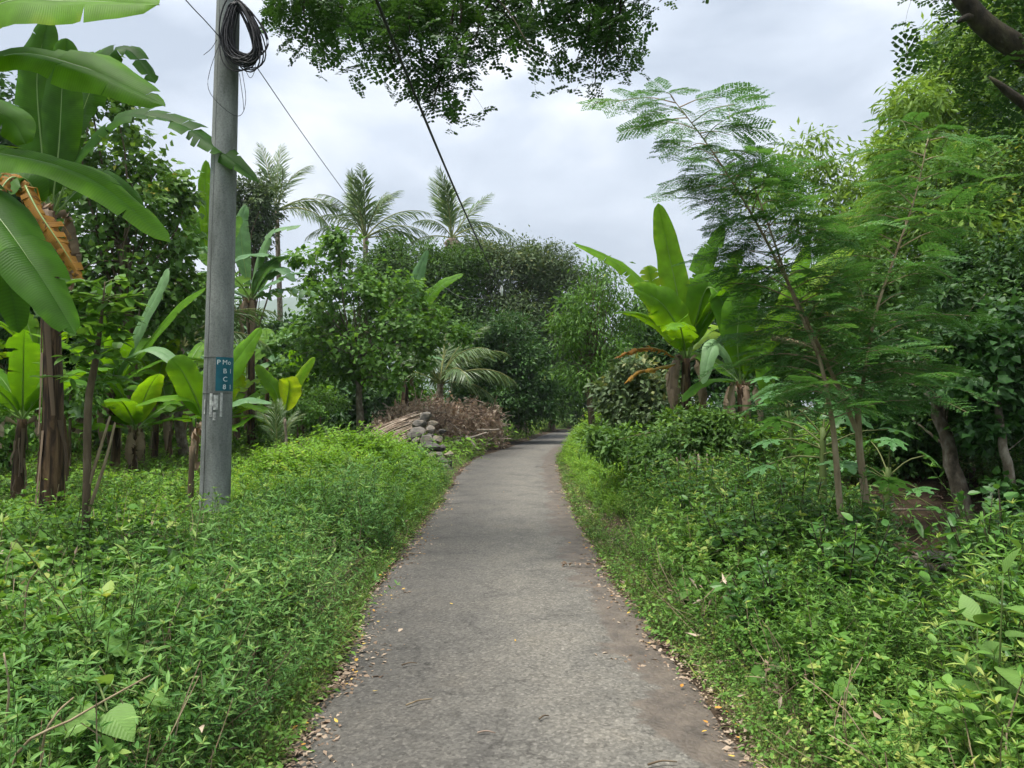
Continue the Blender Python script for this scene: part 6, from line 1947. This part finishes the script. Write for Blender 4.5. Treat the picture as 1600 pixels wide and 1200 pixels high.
for (a, b, c_) in (((728, 682, 25.6), (738, 692, 25.4), (748, 704, 25.2)), ((745, 672, 27.2), (762, 672, 27.4), (780, 671, 27.8)), ((712, 690, 25), (735, 684, 25.6), (760, 676, 26.6))):
    g = Geo(); tube(g, spline([at(*a), at(*b), at(*c_)], 8), np.linspace(.05, .03, 8), 6, 0, .9); g.build('stick', M['twig'], brush, True)

# stones, dead branch and rail in the gully on the right
rng = np.random.default_rng(63)
gf = at(1430, 900, 8.3); gf[2] = float(ground(gf[0], gf[1]))
gh = thing('stone_heap', 'small heap of brown stones in the gully under the right-hand trees', 'stone heap', gf)
for k, (px, py, w, h) in enumerate([(1390, 880, 26, 18), (1412, 890, 30, 20), (1438, 876, 34, 26), (1462, 870, 40, 24), (1450, 892, 30, 20), (1425, 906, 34, 18), (1398, 904, 28, 18), (1478, 888, 30, 20), (1496, 902, 34, 18), (1470, 906, 30, 18), (1408, 872, 22, 14), (1486, 872, 22, 14), (1448, 912, 30, 16), (1512, 912, 24, 14), (1378, 896, 20, 14)]):
    p = at(px, py, 8.0 + .5 * rng.uniform()); s = 8.2 / F_PX
    p[2] = max(p[2], float(ground(p[0], p[1])) + h * s * .3)
    o = place('stone', STM[rng.integers(0, 9)], gh, tuple(p - gf), (rng.uniform(-.3, .3), rng.uniform(-.3, .3), rng.uniform(0, 6.28)), 1)
    o.scale = (w * s * 1.2, w * s * 1.1, h * s * 1.35)
g = Geo(); 
tube(g, spline([at(1432, 868, 8.6), at(1410, 845, 8.7), at(1388, 822, 8.8)], 8), np.linspace(.008, .014, 8), 5)
for (a, b) in (((1400, 835), (1412, 800)), ((1410, 845), (1425, 802)), ((1418, 852), (1445, 830)), ((1395, 828), (1380, 800)), ((1424, 860), (1450, 842)), ((1404, 840), (1398, 806))):
    tube(g, spline([at(a[0], a[1], 8.7), at((a[0] + b[0]) / 2 + 3, (a[1] + b[1]) / 2, 8.7), at(b[0], b[1], 8.65)], 5), np.linspace(.007, .003, 5), 4)
tag(g.build('dead_branch', M['bark_pale'], None, True), 'bleached dead branch lying above the gully stones', 'branch')
g = Geo(); tube(g, spline([at(1360, 797, 9.4), at(1420, 796, 9.5), at(1478, 797, 9.6)], 8), np.linspace(.018, .014, 8), 6)
tag(g.build('fallen_pole', M['twig'], None, True), 'thin brown pole lying across the bank above the gully', 'pole')
# old stump and broken trunk
sp = at(1165, 790, 10.2); sp[2] = float(ground(sp[0], sp[1]))
g = Geo(); tube(g, spline([sp - [0, 0, .1], sp + [0, 0, .3], sp + [.02, 0, .62]], 8), np.linspace(.17, .12, 8), 12); 
tag(g.build('banana_stump', M['pseudostem'], None, True), 'cut brown stump half hidden right of the spreading shrub', 'stump')
sp = at(1085, 785, 11.0); sp[2] = float(ground(sp[0], sp[1]))
stump = thing('dead_clump', 'brown clump of dead upright stalks under the spreading shrub', 'stalks', sp)
rng = np.random.default_rng(64)
for k in range(22):
    p = sp + np.append(rng.normal(0, .28, 1), np.append(rng.normal(0, .15, 1), 0)); e_ = p + [rng.normal(0, .08), rng.normal(0, .08), rng.uniform(.45, .95)]
    g = Geo(); tube(g, spline([p - [0, 0, .05], (p + e_) / 2 + rng.normal(0, .03, 3), e_], 6), np.linspace(.022, .012, 6), 5, 0, rng.uniform(0, .7)); g.build('stalk', M['twig'], stump, True)
g = Geo(); tube(g, spline([at(1206, 528, 12.8), at(1235, 534, 12.8), at(1258, 541, 12.8)], 6), [.045, .05, .05, .05, .05, .045], 10)
tag(g.build('broken_branch', M['bark_pale'], None, True), 'pale broken branch end lying among the right-hand banana leaves', 'branch')

# ------------------------------------------------------------------ things lying on the lane
def fallen(seed, T, curl):
    rng = np.random.default_rng(seed)
    g = Geo(); g.inst(T, np.eye(3)[None], np.zeros((1, 3)), [rng.uniform(.1, .9)])
    return g.mesh('fallen_leaf', [M['yellow_leaf']])


FL = [fallen(k, leaf_t(.5, ((.25, .9), (.55, 1.0), (.82, .5)), [.3, -.2, .5][k % 3], [-.12, .1, -.2][k % 3]), 0) for k in range(6)]
rng = np.random.default_rng(71)
for k in range(150):
    y = 2.6 * (15 / 2.6) ** rng.uniform(0, 1)
    e_ = rng.uniform()
    if e_ < .5: u = .01 + abs(rng.normal(0, .06))
    elif e_ < .9: u = .99 - abs(rng.normal(0, .08))
    else: u = rng.uniform(.1, .9)
    x = float(lane_c(y)) + (u * 2 - 1) * LW
    o = bpy.data.objects.new('fallen_leaf', FL[rng.integers(0, 6)]); COL.objects.link(o)
    o.location = (x, y, lane_z(x, y) + .010); s = rng.uniform(.018, .042)
    o.scale = (s, s, s); o.rotation_euler = (rng.normal(0, .2), rng.normal(0, .2), rng.uniform(0, 6.28))
    zone = 'at the left edge of the asphalt' if u < .25 else ('on the muddy right edge of the asphalt' if u > .75 else 'on the open middle of the asphalt')
    far = 'nearest the camera' if y < 4.2 else ('further along the lane' if y < 8 else 'far along the lane')
    tag(o, 'small yellow fallen leaf %s, %s' % (zone, far), 'leaf', 'fallen yellow leaves on the lane')
for k, (px, py, ln, az, lab) in enumerate([(640, 1041, .10, .35, 'dark twig on the left half of the asphalt'), (655, 1100, .16, .6, 'pale curved straw on the left half of the asphalt'), (850, 1124, .07, .7, 'short dark twig near the bottom centre of the lane'),
                                           (1050, 1015, .12, -.6, 'brown bark flake at the muddy right edge'), (648, 846, .28, .05, 'bleached stick at the left lane edge'), (640, 868, .35, -.03, 'longer bleached stick at the left lane edge, nearer'),
                                           (760, 1148, .09, -.05, 'small brown seed pod near the bottom centre'), (1035, 1195, .14, .2, 'dark twig beside the mud at the bottom right')]):
    d = 1.65 * F_PX / (py - 635); p = at(px, py, d)
    z = lane_z(p[0], p[1]) + .012
    v = np.array([math.cos(az), math.sin(az), 0]) * ln * .5
    c = np.array([p[0], p[1], z])
    g = Geo(); tube(g, spline([c - v, c + np.array([0, .01, .006]), c + v], 6), np.linspace(.005, .003, 6), 5, 0, .5)
    tag(g.build('twig', M[['bark', 'bark_pale', 'bark', 'twig', 'bark_pale', 'bark_pale', 'twig', 'bark'][k]], None, True), lab, 'twig')
rng = np.random.default_rng(72)
d = 1.65 * F_PX / (885 - 635); p = at(902, 885, d)
dl_ = thing('dry_frond', 'curled brown dry leaf spray lying on the right half of the lane', 'leaf', (p[0], p[1], lane_z(p[0], p[1])))
c = spline([(p[0] - .16, p[1], dl_.location.z + .02), (p[0], p[1] - .03, dl_.location.z + .03), (p[0] + .2, p[1] - .02, dl_.location.z + .02)], 8)
g = Geo(); tube(g, c, .003, 4); g.build('rib', M['twig'], dl_)
g = Geo()
n = 26
P = path_at(c, rng.uniform(0, 1, n)); D = norm(rng.normal(0, 1, (n, 3)) * [1, 1, .3])
g.inst(L_OVATE, basis(D, norm(np.array([0, 0, 1.0]) + rng.normal(0, .5, (n, 3)))) * rng.uniform(.03, .06, n)[:, None, None], P, rng.uniform(.2, .9, n))
g.build('dry_leaflets', M['dry_leaf'], dl_)

# ------------------------------------------------------------------ hazy air
hz = Geo()
x0, x1, y0, y1, z0, z1 = -3600, 3600, -100, 6100, -60, 460
hz.add([(x, y, z) for z in (z0, z1) for y in (y0, y1) for x in (x0, x1)], None, [(0, 2, 3, 1), (4, 5, 7, 6), (0, 1, 5, 4), (2, 6, 7, 3), (0, 4, 6, 2), (1, 3, 7, 5)])
hm, hn, hl, ho = new_mat('humid_air')
pv = hn.new('ShaderNodeVolumePrincipled')
pv.inputs['Color'].default_value = (.82, .88, .95, 1)
pv.inputs['Density'].default_value = .00035
pv.inputs['Anisotropy'].default_value = .2
hl.new(pv.outputs[0], ho.inputs['Volume'])
hob = hz.build('haze', hm)
tag_stuff(hob, 'thin humid air that pales the distant hills', 'haze')
